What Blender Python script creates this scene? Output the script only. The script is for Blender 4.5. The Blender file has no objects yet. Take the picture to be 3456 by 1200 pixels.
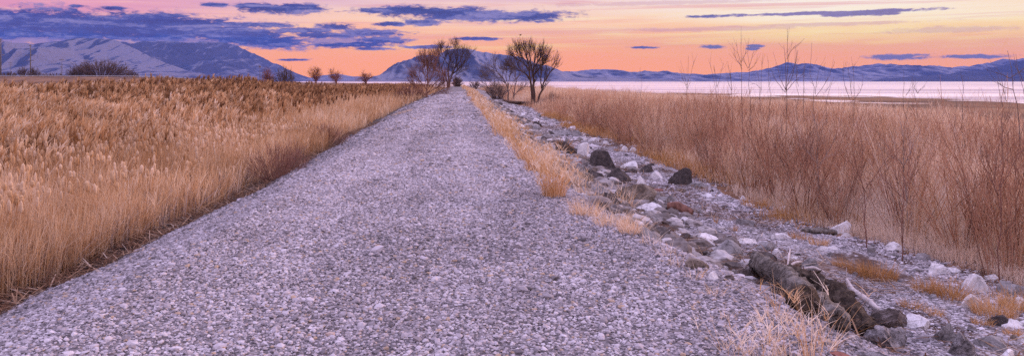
import bpy, math, random
import numpy as np

rng = np.random.default_rng(7)
random.seed(7)
SC = bpy.context.scene
COL = SC.collection

# ------------------------------------------------------------------ camera numbers
CAMZ, F, VX, VY = 1.7, 803.0, 461.0, 81.0      # eye height, focal length and horizon point in a 1024 px wide frame
S = 1024 / 3456.0                              # photograph pixels -> 1024 frame


def lin(c):
    c = np.asarray(c, float) / 255.0
    return tuple(np.where(c <= 0.04045, c / 12.92, ((c + 0.055) / 1.055) ** 2.4))


# ------------------------------------------------------------------ noise
def _hash(ix, iy, seed):
    h = (ix.astype(np.int64) * 374761393 + iy.astype(np.int64) * 668265263 + seed * 1442695041) & 0xFFFFFFFF
    h = ((h ^ (h >> 13)) * 1274126177) & 0xFFFFFFFF
    return ((h ^ (h >> 16)) & 0xFFFF) / 65535.0


def vnoise(x, y, seed=0):
    x = np.asarray(x, float); y = np.asarray(y, float)
    ix = np.floor(x); iy = np.floor(y)
    fx = x - ix; fy = y - iy
    fx = fx * fx * (3 - 2 * fx); fy = fy * fy * (3 - 2 * fy)
    a = _hash(ix, iy, seed); b = _hash(ix + 1, iy, seed)
    c = _hash(ix, iy + 1, seed); d = _hash(ix + 1, iy + 1, seed)
    return (a * (1 - fx) + b * fx) * (1 - fy) + (c * (1 - fx) + d * fx) * fy


def fbm(x, y, oct=4, seed=0):
    s = 0.0; a = 0.5; t = 0.0
    for o in range(oct):
        s = s + a * vnoise(x * 2 ** o + 17.3 * o, y * 2 ** o - 9.1 * o, seed + o); t += a; a *= 0.5
    return s / t


def smooth(a, b, x):
    t = np.clip((np.asarray(x, float) - a) / (b - a), 0, 1)
    return t * t * (3 - 2 * t)


# ------------------------------------------------------------------ terrain
def crest_right(y):
    return np.interp(y, [0, 5, 7, 9, 11, 17, 32, 60, 400], [2.4, 2.25, 2.3, 2.0, 1.6, 1.32, 1.17, 1.1, 1.1]) + 0.10 * (fbm(np.asarray(y) * 0.35, 0 * np.asarray(y) + 3.1, 2, 5) - 0.5)


def toe_left(y):
    return np.interp(y, [0, 20, 70, 400], [-4.75, -4.6, -5.1, -5.0]) + 0.9 * (fbm(np.asarray(y) * 0.35, 0 * np.asarray(y) + 8.1, 4, 9) - 0.5)


def toe_right(y):
    return crest_right(y) + 2.25


def shore_edge(y):
    return 7.0 + 0.8 * smooth(17, 11, y) + 1.0 * (fbm(np.asarray(y) * 0.15, 0 * np.asarray(y) + 1.7, 3, 13) - 0.5)


WATER = -1.72


def shoreline(y):
    return np.interp(y, [-200, 40, 70, 105, 190, 300, 374, 450, 600, 900, 1400, 2500, 9000],
                     [60, 76, 88, 98, 90, 64, 46, 24, 5, -6, -150, -480, -1900])


def height(x, y):
    x = np.asarray(x, float); y = np.asarray(y, float)
    x, y = np.broadcast_arrays(x, y)
    emb = 1 - smooth(330, 390, y)
    cr = crest_right(y); tl = toe_left(y); tr = toe_right(y); se = shore_edge(y)
    top = 0.03 * (fbm(x * 1.2, y * 0.5, 3, 21) - 0.5) * 2
    # right side profile
    u = np.clip((x - cr) / (tr - cr), 0, 1)
    zr = -1.02 * (0.75 * u + 0.25 * u * u * (3 - 2 * u))
    u2 = np.clip((x - tr) / np.maximum(se - tr, 0.5), 0, 1)
    zr = zr - 0.22 * u2
    zr = zr - 0.27 * np.clip((x - se) / 10.0, 0, 1)
    # left side profile
    cl = -2.65
    v = np.clip((cl - x) / (cl - tl), 0, 1)
    zl = -0.72 * (0.6 * v + 0.4 * v * v)
    zl = zl - 0.2 * smooth(0.0, 1.6, tl - x)
    z = np.where(x > 0, zr, zl)
    low = np.where(x > 0, -1.5, -0.92)
    z = np.where(emb < 1, low + (z - low) * emb, z)
    onpath = smooth(tl - 0.2, cl, x) * (1 - smooth(cr - 0.3, cr + 0.3, x))
    z = z + top * onpath * emb
    rough = (fbm(x * 0.9, y * 0.9, 4, 31) - 0.5)
    z = z + 0.16 * rough * smooth(cr, cr + 0.8, x) * (1 - smooth(400, 500, y))
    z = z + 0.10 * rough * smooth(tl - 0.3, tl - 1.5, x)
    # the lake bed and the wet flats
    d = x - shoreline(y)
    band = 56 + 0.05 * np.clip(y, 0, 400)
    flat = smooth(-band, -band * 0.35, d)
    zf = WATER + 0.005 + 0.34 * (fbm(x * 0.05 + 3, y * 0.06, 4, 41) - 0.48) - 0.09 * smooth(-band * 0.5, band * 0.3, d)
    z = z * (1 - flat) + zf * flat
    z = np.where(d > 0, np.minimum(z, WATER + 0.03 - 0.5 * smooth(0, 30, d)), z)
    # the road bank far off on the left
    b = smooth(520, 585, y) * (1 - smooth(640, 800, y)) * (1 - smooth(-235, -150, x))
    z = z + b * 5.0
    z = z + smooth(140, 520, y) * (1 - smooth(-330, -90, x)) * 1.2 * (1 - smooth(640, 900, y))
    return z


def at(px, py, ymax=700):
    """ground point seen at a pixel of the 1024 frame"""
    Y = np.geomspace(2.5, ymax, 6000)
    X = (px - VX) / F * Y
    zr = CAMZ - (py - VY) / F * Y
    h = height(X, Y)
    k = np.argmax(zr < h)
    if zr[k] >= h[k]:
        k = len(Y) - 1
    return X[k], Y[k], float(h[k])


# ------------------------------------------------------------------ mesh helpers
def make_mesh(name, verts, quads=None, tris=None, attrs=None, smooth_shade=False, mat=None):
    me = bpy.data.meshes.new(name)
    verts = np.ascontiguousarray(verts, np.float32).reshape(-1, 3)
    me.vertices.add(len(verts)); me.vertices.foreach_set('co', verts.ravel())
    idx = []; st = []; n = 0
    if quads is not None and len(quads):
        q = np.ascontiguousarray(quads, np.int32).reshape(-1, 4)
        idx.append(q.ravel()); st.append(np.arange(len(q)) * 4); n = len(q) * 4
    if tris is not None and len(tris):
        t = np.ascontiguousarray(tris, np.int32).reshape(-1, 3)
        idx.append(t.ravel()); st.append(n + np.arange(len(t)) * 3)
    idx = np.concatenate(idx).astype(np.int32); st = np.concatenate(st).astype(np.int32)
    me.loops.add(len(idx)); me.loops.foreach_set('vertex_index', idx)
    me.polygons.add(len(st)); me.polygons.foreach_set('loop_start', st)
    me.polygons.foreach_set('use_smooth', np.full(len(st), bool(smooth_shade)))
    for k, a in (attrs or {}).items():
        at_ = me.attributes.new(k, 'FLOAT', 'POINT')
        at_.data.foreach_set('value', np.ascontiguousarray(a, np.float32).ravel())
    me.update(calc_edges=True)
    if mat:
        me.materials.append(mat)
    return me


def tag(o, label=None, cat=None, group=None, kind=None):
    if label: o['label'] = label
    if cat: o['category'] = cat
    if group: o['group'] = group
    if kind: o['kind'] = kind
    return o


def link(name, me, parent=None, loc=(0, 0, 0), rz=0.0):
    o = bpy.data.objects.new(name, me); COL.objects.link(o)
    o.location = loc; o.rotation_euler = (0, 0, rz)
    if parent: o.parent = parent
    return o


def empty(name, loc, rz=0.0):
    o = bpy.data.objects.new(name, None); COL.objects.link(o)
    o.empty_display_size = 0.2
    o.location = loc; o.rotation_euler = (0, 0, rz)
    return o


class Soup:
    """collects vertices and faces of many small pieces for one mesh"""
    def __init__(self):
        self.v = []; self.q = []; self.t = []; self.a = []; self.n = 0

    def add(self, v, q=None, t=None, tint=0.5):
        v = np.asarray(v, np.float32).reshape(-1, 3)
        if q is not None: self.q.append(np.asarray(q, np.int64).reshape(-1, 4) + self.n)
        if t is not None: self.t.append(np.asarray(t, np.int64).reshape(-1, 3) + self.n)
        self.v.append(v); self.a.append(np.broadcast_to(np.asarray(tint, np.float32), (len(v),)))
        self.n += len(v)

    def mesh(self, name, mat, smooth_shade=False):
        return make_mesh(name, np.concatenate(self.v), np.concatenate(self.q) if self.q else None,
                         np.concatenate(self.t) if self.t else None, {'tint': np.concatenate(self.a)}, smooth_shade, mat)

    def build(self, name, mat, parent=None, smooth_shade=False, **k):
        return link(name, self.mesh(name, mat, smooth_shade), parent, **k)


def blades(soup, base, h, width, lean, leandir, curve, tint, segs=3, taper=0.85, yaw=None):
    """flat tapering leaves: base (N,3), everything else (N,)"""
    N = len(base)
    if N == 0: return
    t = np.linspace(0, 1, segs + 1)[None, :]
    h = np.broadcast_to(h, (N,))[:, None]; lean = np.broadcast_to(lean, (N,))[:, None]
    curve = np.broadcast_to(curve, (N,))[:, None]; width = np.broadcast_to(width, (N,))[:, None]
    out = h * (lean * t + curve * t * t)
    zz = h * t * (1 - 0.35 * np.clip(np.abs(curve), 0, 1.6) * t)
    dx = np.cos(leandir)[:, None]; dy = np.sin(leandir)[:, None]
    c = np.stack([base[:, 0:1] + out * dx, base[:, 1:2] + out * dy, base[:, 2:3] + zz], -1)
    if yaw is None: yaw = rng.uniform(0, math.pi, N)
    w = width * (1 - taper * t ** 1.6) * 0.5
    wx = np.cos(yaw)[:, None] * w; wy = np.sin(yaw)[:, None] * w
    off = np.stack([wx, wy, 0 * wx], -1)
    v = np.stack([c - off, c + off], 2)                  # N, segs+1, 2, 3
    k = np.arange(segs)
    q = np.stack([2 * k, 2 * k + 1, 2 * k + 3, 2 * k + 2], -1)
    q = (q[None] + (np.arange(N) * 2 * (segs + 1))[:, None, None]).reshape(-1, 4)
    tt = np.repeat(np.broadcast_to(tint, (N,)), 2 * (segs + 1))
    soup.add(v.reshape(-1, 3), q=q, tint=tt)
    return c[:, -1]


def tubes(soup, P, R, sides=5, tint=0.5, cap=False):
    """P (N,k,3) polylines with radii R (N,k)"""
    P = np.asarray(P, float); R = np.asarray(R, float)
    N, k, _ = P.shape
    T = np.gradient(P, axis=1)
    T /= np.linalg.norm(T, axis=2, keepdims=True) + 1e-9
    ref = np.where(np.abs(T[..., 2:3]) < 0.85, np.array([0, 0, 1.0]), np.array([1.0, 0, 0]))
    ref = np.broadcast_to(ref[:, :1], T.shape)
    U = np.cross(T, ref); U /= np.linalg.norm(U, axis=2, keepdims=True) + 1e-9
    V = np.cross(T, U)
    a = np.arange(sides) * 2 * math.pi / sides
    ring = U[:, :, None] * np.cos(a)[None, None, :, None] + V[:, :, None] * np.sin(a)[None, None, :, None]
    v = P[:, :, None] + ring * R[:, :, None, None]
    i = np.arange(k - 1)[:, None] * sides; j = np.arange(sides)[None]
    j2 = (j + 1) % sides
    q = np.stack([i + j, i + j2, i + sides + j2, i + sides + j], -1).reshape(-1, 4)
    q = (q[None] + (np.arange(N) * k * sides)[:, None, None]).reshape(-1, 4)
    t = None
    if cap:
        c = np.arange(1, sides - 1)
        tr = np.concatenate([np.stack([0 * c, c + 1, c], -1), (k - 1) * sides + np.stack([0 * c, c, c + 1], -1)])
        t = (tr[None] + (np.arange(N) * k * sides)[:, None, None]).reshape(-1, 3)
    soup.add(v.reshape(-1, 3), q=q, t=t, tint=np.repeat(np.broadcast_to(tint, (N,)), k * sides))


def box_into(soup, c, s, rz=0.0, tint=0.5):
    c = np.asarray(c, float); s = np.asarray(s, float) / 2
    v = np.array([[x, y, z] for x in (-1, 1) for y in (-1, 1) for z in (-1, 1)], float) * s
    cs, sn = math.cos(rz), math.sin(rz)
    v = np.stack([v[:, 0] * cs - v[:, 1] * sn, v[:, 0] * sn + v[:, 1] * cs, v[:, 2]], -1) + c
    soup.add(v, q=[[0, 1, 3, 2], [4, 6, 7, 5], [0, 4, 5, 1], [2, 3, 7, 6], [0, 2, 6, 4], [1, 5, 7, 3]], tint=tint)


def icosphere(sub):
    p = (1 + 5 ** 0.5) / 2
    v = [(-1, p, 0), (1, p, 0), (-1, -p, 0), (1, -p, 0), (0, -1, p), (0, 1, p), (0, -1, -p), (0, 1, -p), (p, 0, -1), (p, 0, 1), (-p, 0, -1), (-p, 0, 1)]
    f = [(0, 11, 5), (0, 5, 1), (0, 1, 7), (0, 7, 10), (0, 10, 11), (1, 5, 9), (5, 11, 4), (11, 10, 2), (10, 7, 6), (7, 1, 8),
         (3, 9, 4), (3, 4, 2), (3, 2, 6), (3, 6, 8), (3, 8, 9), (4, 9, 5), (2, 4, 11), (6, 2, 10), (8, 6, 7), (9, 8, 1)]
    v = [np.array(a) / np.linalg.norm(a) for a in v]
    for _ in range(sub):
        cache = {}; nf = []
        def mid(a, b):
            k = (min(a, b), max(a, b))
            if k not in cache:
                m = v[a] + v[b]; v.append(m / np.linalg.norm(m)); cache[k] = len(v) - 1
            return cache[k]
        for a, b, c in f:
            ab, bc, ca = mid(a, b), mid(b, c), mid(c, a)
            nf += [(a, ab, ca), (b, bc, ab), (c, ca, bc), (ab, bc, ca)]
        f = nf
    return np.array(v), np.array(f)


# ------------------------------------------------------------------ material helpers
class NT:
    def __init__(self, tree):
        self.t = tree; self.t.nodes.clear()

    def n(self, typ, ins=None, **props):
        nd = self.t.nodes.new(typ)
        for k, v in props.items(): setattr(nd, k, v)
        for k, v in (ins or {}).items(): self.put(nd.inputs[k], v)
        return nd

    def put(self, sock, v):
        if isinstance(v, bpy.types.NodeSocket): self.t.links.new(v, sock)
        elif isinstance(v, bpy.types.Node): self.t.links.new(v.outputs[0], sock)
        else:
            if sock.type == 'RGBA' and len(v) == 3: v = (*v, 1)
            sock.default_value = v

    def math(self, op, a, b=0.0, c=0.0, clamp=False):
        nd = self.t.nodes.new('ShaderNodeMath'); nd.operation = op; nd.use_clamp = clamp
        for i, x in enumerate((a, b, c)): self.put(nd.inputs[i], x)
        return nd.outputs[0]

    def vec(self, op, a, b=(0, 0, 0)):
        nd = self.t.nodes.new('ShaderNodeVectorMath'); nd.operation = op
        self.put(nd.inputs[0], a); self.put(nd.inputs[1], b)
        return nd.outputs['Value'] if op in ('LENGTH', 'DOT_PRODUCT') else nd.outputs[0]

    def ramp(self, fac, stops, interp='LINEAR'):
        nd = self.t.nodes.new('ShaderNodeValToRGB'); cr = nd.color_ramp; cr.interpolation = interp
        while len(cr.elements) < len(stops): cr.elements.new(0.5)
        for e, (p, c) in zip(cr.elements, stops):
            e.position = p; e.color = (*c, 1) if len(c) == 3 else c
        self.put(nd.inputs[0], fac)
        return nd.outputs[0]

    def mix(self, fac, a, b, mode='MIX'):
        nd = self.t.nodes.new('ShaderNodeMix'); nd.data_type = 'RGBA'; nd.blend_type = mode
        self.put(nd.inputs[0], fac); self.put(nd.inputs[6], a); self.put(nd.inputs[7], b)
        return nd.outputs[2]

    def sstep(self, x, lo, hi):
        nd = self.t.nodes.new('ShaderNodeMapRange'); nd.interpolation_type = 'SMOOTHSTEP'
        self.put(nd.inputs[0], x); nd.inputs[1].default_value = lo; nd.inputs[2].default_value = hi
        return nd.outputs[0]

    def noise(self, vec, scale, detail=4, rough=0.55, dist=0.0):
        return self.n('ShaderNodeTexNoise', {'Vector': vec, 'Scale': scale, 'Detail': detail, 'Roughness': rough, 'Distortion': dist}).outputs[0]


def material(name):
    m = bpy.data.materials.new(name); m.use_nodes = True
    t = NT(m.node_tree)
    out = t.n('ShaderNodeOutputMaterial')
    return m, t, out


def principled(name, build, rough=0.9, spec=0.25):
    m, t, out = material(name)
    b = t.n('ShaderNodeBsdfPrincipled', {'Roughness': rough, 'Specular IOR Level': spec})
    col, nrm = build(t)
    t.put(b.inputs['Base Color'], col)
    if nrm is not None: t.put(b.inputs['Normal'], nrm)
    t.put(out.inputs[0], b)
    return m


def tint_of(t):
    return t.n('ShaderNodeAttribute', attribute_name='tint').outputs['Fac']


def leaf_material(name, stops, trans=0.25, mott=0.0):
    m, t, out = material(name)
    col = t.ramp(tint_of(t), stops)
    if mott:
        g = t.n('ShaderNodeNewGeometry')
        nz = t.noise(g.outputs['Position'], 0.35, 3)
        col = t.mix(t.sstep(nz, 0.35, 0.65), col, t.mix(1.0, col, (mott, mott * 0.93, mott * 0.86), 'MULTIPLY'))
    d = t.n('ShaderNodeBsdfDiffuse', {'Color': col}); tr = t.n('ShaderNodeBsdfTranslucent', {'Color': col})
    t.put(out.inputs[0], t.n('ShaderNodeMixShader', {0: trans, 1: d, 2: tr}))
    return m


def stone_material(name, stops, pat=6.0, crack=0.5, bump=0.5, scale=1.0, speck=None):
    def build(t):
        tc = t.n('ShaderNodeTexCoord').outputs['Object']
        inf = t.n('ShaderNodeObjectInfo').outputs['Random']
        off = t.vec('ADD', tc, t.n('ShaderNodeCombineXYZ', {0: t.math('MULTIPLY', inf, 40.0), 1: 0.0, 2: 0.0}).outputs[0])
        n1 = t.noise(off, pat * scale, 6, 0.65)
        n2 = t.noise(off, pat * 4.3 * scale, 5, 0.7)
        f = t.math('ADD', t.math('MULTIPLY', n1, 0.65), t.math('MULTIPLY', n2, 0.35))
        col = t.ramp(t.sstep(f, 0.30, 0.70), stops)
        if speck:
            n3 = t.noise(off, pat * 7 * scale, 3, 0.6)
            col = t.mix(t.sstep(n3, 0.62, 0.70), col, speck)
        vo = t.n('ShaderNodeTexVoronoi', {'Vector': t.vec('ADD', off, t.vec('MULTIPLY', t.n('ShaderNodeTexNoise', {'Vector': off, 'Scale': 4.0}).outputs['Color'], (0.5, 0.5, 0.5))), 'Scale': 2.2 * scale},
                 feature='DISTANCE_TO_EDGE')
        cr = t.sstep(vo.outputs[0], 0.0, 0.035)
        col = t.mix(t.math('MULTIPLY', t.math('SUBTRACT', 1.0, cr), crack), col, (0.05, 0.045, 0.045))
        hgt = t.math('ADD', t.math('ADD', n1, t.math('MULTIPLY', n2, 0.5)), t.math('MULTIPLY', cr, 0.25 * crack))
        b = t.n('ShaderNodeBump', {'Height': hgt, 'Strength': bump, 'Distance': 0.06})
        return col, b.outputs[0]
    return principled(name, build, 0.92, 0.2)


# ------------------------------------------------------------------ materials
# gravel stones, one tint per stone
M_GRAVEL = principled('gravel_stone', lambda t: (
    t.mix(t.sstep(t.noise(t.n('ShaderNodeNewGeometry').outputs['Position'], 90.0, 3), 0.3, 0.7),
          t.ramp(tint_of(t), [(0.0, (0.10, 0.088, 0.095)), (0.14, (0.21, 0.185, 0.195)), (0.4, (0.35, 0.315, 0.335)), (0.66, (0.48, 0.44, 0.475)),
                              (0.84, (0.56, 0.53, 0.57)), (0.91, (0.38, 0.28, 0.19)), (0.96, (0.30, 0.17, 0.12)), (1.0, (0.62, 0.6, 0.62))]),
          t.ramp(tint_of(t), [(0.0, (0.08, 0.075, 0.085)), (0.5, (0.36, 0.33, 0.36)), (0.84, (0.62, 0.59, 0.63)), (0.93, (0.44, 0.33, 0.24)), (1.0, (0.5, 0.46, 0.46))])),
    None), 0.9, 0.25)


def gravel_bed(t):
    g = t.n('ShaderNodeNewGeometry').outputs['Position']
    v = t.n('ShaderNodeTexVoronoi', {'Vector': g, 'Scale': 24.0, 'Randomness': 1.0})
    v2 = t.n('ShaderNodeTexVoronoi', {'Vector': g, 'Scale': 9.0, 'Randomness': 1.0})
    sep = t.n('ShaderNodeSeparateColor', {0: v.outputs['Color']}).outputs[0]
    sep2 = t.n('ShaderNodeSeparateColor', {0: v2.outputs['Color']}).outputs[0]
    f = t.math('ADD', t.math('MULTIPLY', sep, 0.6), t.math('MULTIPLY', sep2, 0.4))
    col = t.ramp(f, [(0.0, (0.04, 0.035, 0.038)), (0.35, (0.12, 0.105, 0.11)), (0.6, (0.20, 0.18, 0.19)), (0.85, (0.33, 0.30, 0.32)), (1.0, (0.3, 0.24, 0.19))])
    big = t.noise(g, 0.6, 4)
    col = t.mix(t.math('MULTIPLY', t.sstep(big, 0.4, 0.7), 0.35), col, (0.2, 0.175, 0.18))
    h = t.math('ADD', v.outputs[0], t.math('MULTIPLY', v2.outputs[0], 1.5))
    b = t.n('ShaderNodeBump', {'Height': h, 'Strength': 0.9, 'Distance': 0.03}, invert=True)
    return col, b.outputs[0]


M_PATH = principled('gravel_bed', gravel_bed)


def shore_bed(t):
    g = t.n('ShaderNodeNewGeometry').outputs['Position']
    v = t.n('ShaderNodeTexVoronoi', {'Vector': g, 'Scale': 34.0})
    sep = t.n('ShaderNodeSeparateColor', {0: v.outputs['Color']}).outputs[0]
    col = t.ramp(sep, [(0.0, (0.07, 0.06, 0.062)), (0.4, (0.21, 0.19, 0.20)), (0.75, (0.42, 0.39, 0.41)), (1.0, (0.56, 0.53, 0.56))])
    m = t.vec('MULTIPLY', g, (1.0, 0.45, 1.0))
    n = t.noise(m, 1.3, 6, 0.65, 0.6)
    col = t.mix(t.sstep(n, 0.48, 0.60), col, (0.075, 0.045, 0.035))
    n2 = t.noise(m, 2.1, 5, 0.6)
    col = t.mix(t.math('MULTIPLY', t.sstep(n2, 0.55, 0.68), 0.6), col, (0.17, 0.10, 0.06))
    b = t.n('ShaderNodeBump', {'Height': v.outputs[0], 'Strength': 0.7, 'Distance': 0.025}, invert=True)
    return col, b.outputs[0]


M_SHORE = principled('stony_shore', shore_bed)


def soil(t):
    g = t.n('ShaderNodeNewGeometry').outputs['Position']
    n = t.noise(t.vec('MULTIPLY', g, (1, 1, 1)), 0.05, 8, 0.62)
    n2 = t.noise(g, 1.7, 6, 0.65)
    f = t.math('ADD', t.math('MULTIPLY', n, 0.6), t.math('MULTIPLY', n2, 0.4))
    col = t.ramp(t.sstep(f, 0.33, 0.67), [(0.0, (0.05, 0.028, 0.018)), (0.5, (0.14, 0.07, 0.036)), (1.0, (0.27, 0.145, 0.07))])
    b = t.n('ShaderNodeBump', {'Height': n2, 'Strength': 0.6, 'Distance': 0.1})
    return col, b.outputs[0]


M_SOIL = principled('marsh_soil', soil)

M_REED = leaf_material('dry_reed', [(0.0, (0.22, 0.12, 0.07)), (0.3, (0.48, 0.29, 0.155)), (0.6, (0.68, 0.44, 0.245)), (0.82, (0.79, 0.59, 0.39)), (1.0, (0.86, 0.70, 0.54))], 0.35, 0.72)
M_GRASS = leaf_material('dry_grass', [(0.0, (0.20, 0.15, 0.04)), (0.2, (0.34, 0.17, 0.06)), (0.55, (0.56, 0.31, 0.12)), (0.76, (0.72, 0.50, 0.30)), (0.88, (0.78, 0.62, 0.47)), (1.0, (0.88, 0.77, 0.66))], 0.3)
M_SCRUB = leaf_material('scrub_twig', [(0.0, (0.20, 0.12, 0.10)), (0.3, (0.50, 0.30, 0.215)), (0.55, (0.66, 0.43, 0.295)), (0.8, (0.77, 0.60, 0.42)), (1.0, (0.82, 0.70, 0.60))], 0.45, 0.85)


def bark(name, a, b, scale=9.0):
    def build(t):
        g = t.n('ShaderNodeTexCoord').outputs['Object']
        n = t.noise(t.vec('MULTIPLY', g, (1, 1, 0.25)), scale, 6, 0.7)
        col = t.ramp(t.sstep(n, 0.3, 0.7), [(0, a), (1, b)])
        return col, t.n('ShaderNodeBump', {'Height': n, 'Strength': 0.6, 'Distance': 0.02}).outputs[0]
    return principled(name, build)


M_BARK = bark('tree_bark', (0.05, 0.03, 0.026), (0.13, 0.08, 0.065), 5)
M_BARKRED = bark('reddish_bark', (0.14, 0.065, 0.05), (0.30, 0.15, 0.11), 5)
M_BARKGREY = bark('grey_bark', (0.09, 0.062, 0.058), (0.20, 0.14, 0.125), 5)
M_BARKPALE = bark('pale_bark', (0.14, 0.10, 0.09), (0.38, 0.30, 0.27), 4)
M_FARBRUSH = bark('far_brush', (0.07, 0.046, 0.04), (0.16, 0.105, 0.085), 1.5)
M_RUSTTREE = bark('rusty_tree', (0.16, 0.06, 0.035), (0.30, 0.12, 0.07), 1.5)
M_POLE = bark('weathered_pole', (0.10, 0.085, 0.075), (0.2, 0.17, 0.15), 3)
M_STEEL = principled('galvanised_steel', lambda t: (t.ramp(t.noise(t.n('ShaderNodeTexCoord').outputs['Object'], 3.0), [(0.3, (0.42, 0.42, 0.44)), (0.7, (0.58, 0.57, 0.58))]), None), 0.5, 0.5)
M_INSUL = principled('porcelain', lambda t: (t.ramp(t.noise(t.n('ShaderNodeTexCoord').outputs['Object'], 3.0), [(0.3, (0.12, 0.07, 0.06)), (0.7, (0.2, 0.12, 0.1))]), None), 0.3, 0.5)
M_ROAD = principled('old_asphalt', lambda t: (t.ramp(t.noise(t.n('ShaderNodeNewGeometry').outputs['Position'], 0.8, 6), [(0.3, (0.045, 0.045, 0.048)), (0.7, (0.075, 0.072, 0.07))]), None))

M_PALE = stone_material('pale_limestone', [(0, (0.40, 0.38, 0.39)), (0.4, (0.64, 0.62, 0.64)), (1, (0.80, 0.78, 0.80))], 5, 0.35, 0.45)
M_GREY = stone_material('grey_rock', [(0, (0.12, 0.11, 0.115)), (0.5, (0.25, 0.235, 0.24)), (1, (0.38, 0.36, 0.37))], 6, 0.5, 0.6)
M_DARK = stone_material('dark_rock', [(0, (0.03, 0.026, 0.028)), (0.5, (0.075, 0.062, 0.06)), (1, (0.15, 0.125, 0.12))], 7, 0.5, 0.8, speck=(0.2, 0.17, 0.17))
M_BROWN = stone_material('brown_rock', [(0, (0.05, 0.035, 0.028)), (0.45, (0.17, 0.135, 0.11)), (1, (0.33, 0.28, 0.24))], 5, 0.5, 0.7, speck=(0.10, 0.09, 0.03))
M_RED = stone_material('red_rock', [(0, (0.10, 0.035, 0.03)), (0.5, (0.22, 0.09, 0.075)), (1, (0.34, 0.16, 0.14))], 4, 0.3, 0.4)
M_CRUST = stone_material('crusted_rock', [(0, (0.025, 0.02, 0.018)), (0.5, (0.10, 0.075, 0.065)), (1, (0.30, 0.26, 0.26))], 10, 0.3, 1.0)
M_MOTTLE = stone_material('mottled_rock', [(0, (0.04, 0.035, 0.035)), (0.45, (0.22, 0.2, 0.205)), (1, (0.5, 0.47, 0.49))], 9, 0.6, 1.0)
ROCKMAT = {'pale': M_PALE, 'grey': M_GREY, 'dark': M_DARK, 'brown': M_BROWN, 'red': M_RED, 'crust': M_CRUST, 'mottle': M_MOTTLE}
M_LOG = stone_material('weathered_log', [(0, (0.045, 0.034, 0.028)), (0.45, (0.17, 0.145, 0.125)), (1, (0.36, 0.325, 0.30))], 7, 0.6, 1.3, speck=(0.04, 0.03, 0.025))
M_DRIFT = bark('driftwood', (0.36, 0.31, 0.30), (0.62, 0.56, 0.55), 14)
M_ROT = stone_material('rotten_bark', [(0, (0.018, 0.013, 0.010)), (0.5, (0.07, 0.048, 0.036)), (1, (0.2, 0.15, 0.11))], 9, 0.3, 1.2, speck=(0.16, 0.14, 0.05))
M_RUSTLOG = bark('red_driftwood', (0.08, 0.035, 0.025), (0.24, 0.12, 0.09), 9)


# ------------------------------------------------------------------ ground, path, shore
rows = np.concatenate([np.linspace(-120, 2, 25)[:-1], np.arange(2, 12, 0.16), np.arange(12, 40, 0.4), np.arange(40, 120, 1.0),
                       np.arange(120, 420, 4.0), np.geomspace(420, 14000, 70)])


def sheet(name, left, right, ncol, spacing, ymin, ymax, mat):
    ys = rows[(rows >= ymin) & (rows <= ymax)]
    u = spacing(ncol)
    L = left(ys)[:, None]; R = right(ys)[:, None]
    X = L + (R - L) * u[None]
    Y = np.broadcast_to(ys[:, None], X.shape)
    Z = height(X, Y)
    n, m = X.shape
    i = np.arange(n - 1)[:, None] * m + np.arange(m - 1)[None]
    q = np.stack([i, i + 1, i + m + 1, i + m], -1).reshape(-1, 4)
    me = make_mesh(name, np.stack([X, Y, Z], -1), quads=q, smooth_shade=True, mat=mat)
    o = link(name, me); o['kind'] = 'structure'
    return o


ymid = rows[np.argmin(np.abs(rows - 340))]
lin_ = lambda n: np.linspace(0, 1, n)
farleft = lambda n: 1 - np.concatenate([[0], np.geomspace(0.00004, 1, n - 1)])
def farright(n):
    a = np.arange(0, 130, 1.3) / 9000.0
    return np.concatenate([a, np.geomspace(131 / 9000.0, 1, n)])

toe_shade_edge = lambda y: toe_left(y) - 0.75
sheet('ground', lambda y: 0 * y - 9000, toe_shade_edge, 110, farleft, -200, ymid, M_SOIL)
M_TOE_SHADE = principled('toe_shade_soil', lambda t: (t.ramp(t.noise(t.n('ShaderNodeNewGeometry').outputs['Position'], 3.0, 6), [(0.3, (0.014, 0.010, 0.009)), (0.7, (0.05, 0.034, 0.027))]), None), 0.7, 0.3)  # shadow line at the reed foot, painted as a near-black soil strip
sheet('shaded_soil', toe_shade_edge, toe_left, 8, lin_, -200, ymid, M_TOE_SHADE)
sheet('path', toe_left, toe_right, 90, lin_, -200, ymid, M_PATH)
sheet('shore', toe_right, shore_edge, 44, lin_, -200, ymid, M_SHORE)
sheet('ground', shore_edge, lambda y: shore_edge(y) + 9000, 40, farright, -200, ymid, M_SOIL)


def farspace(n):
    a = np.concatenate([-np.geomspace(9000, 8, n), np.linspace(-7, 7, 8), np.arange(8, 130, 1.6), np.geomspace(131, 9000, n // 2)])
    return (a + 9000) / 18000
sheet('ground', lambda y: 0 * y - 9000, lambda y: 0 * y + 9000, 90, farspace, ymid, 14000, M_SOIL)


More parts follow.
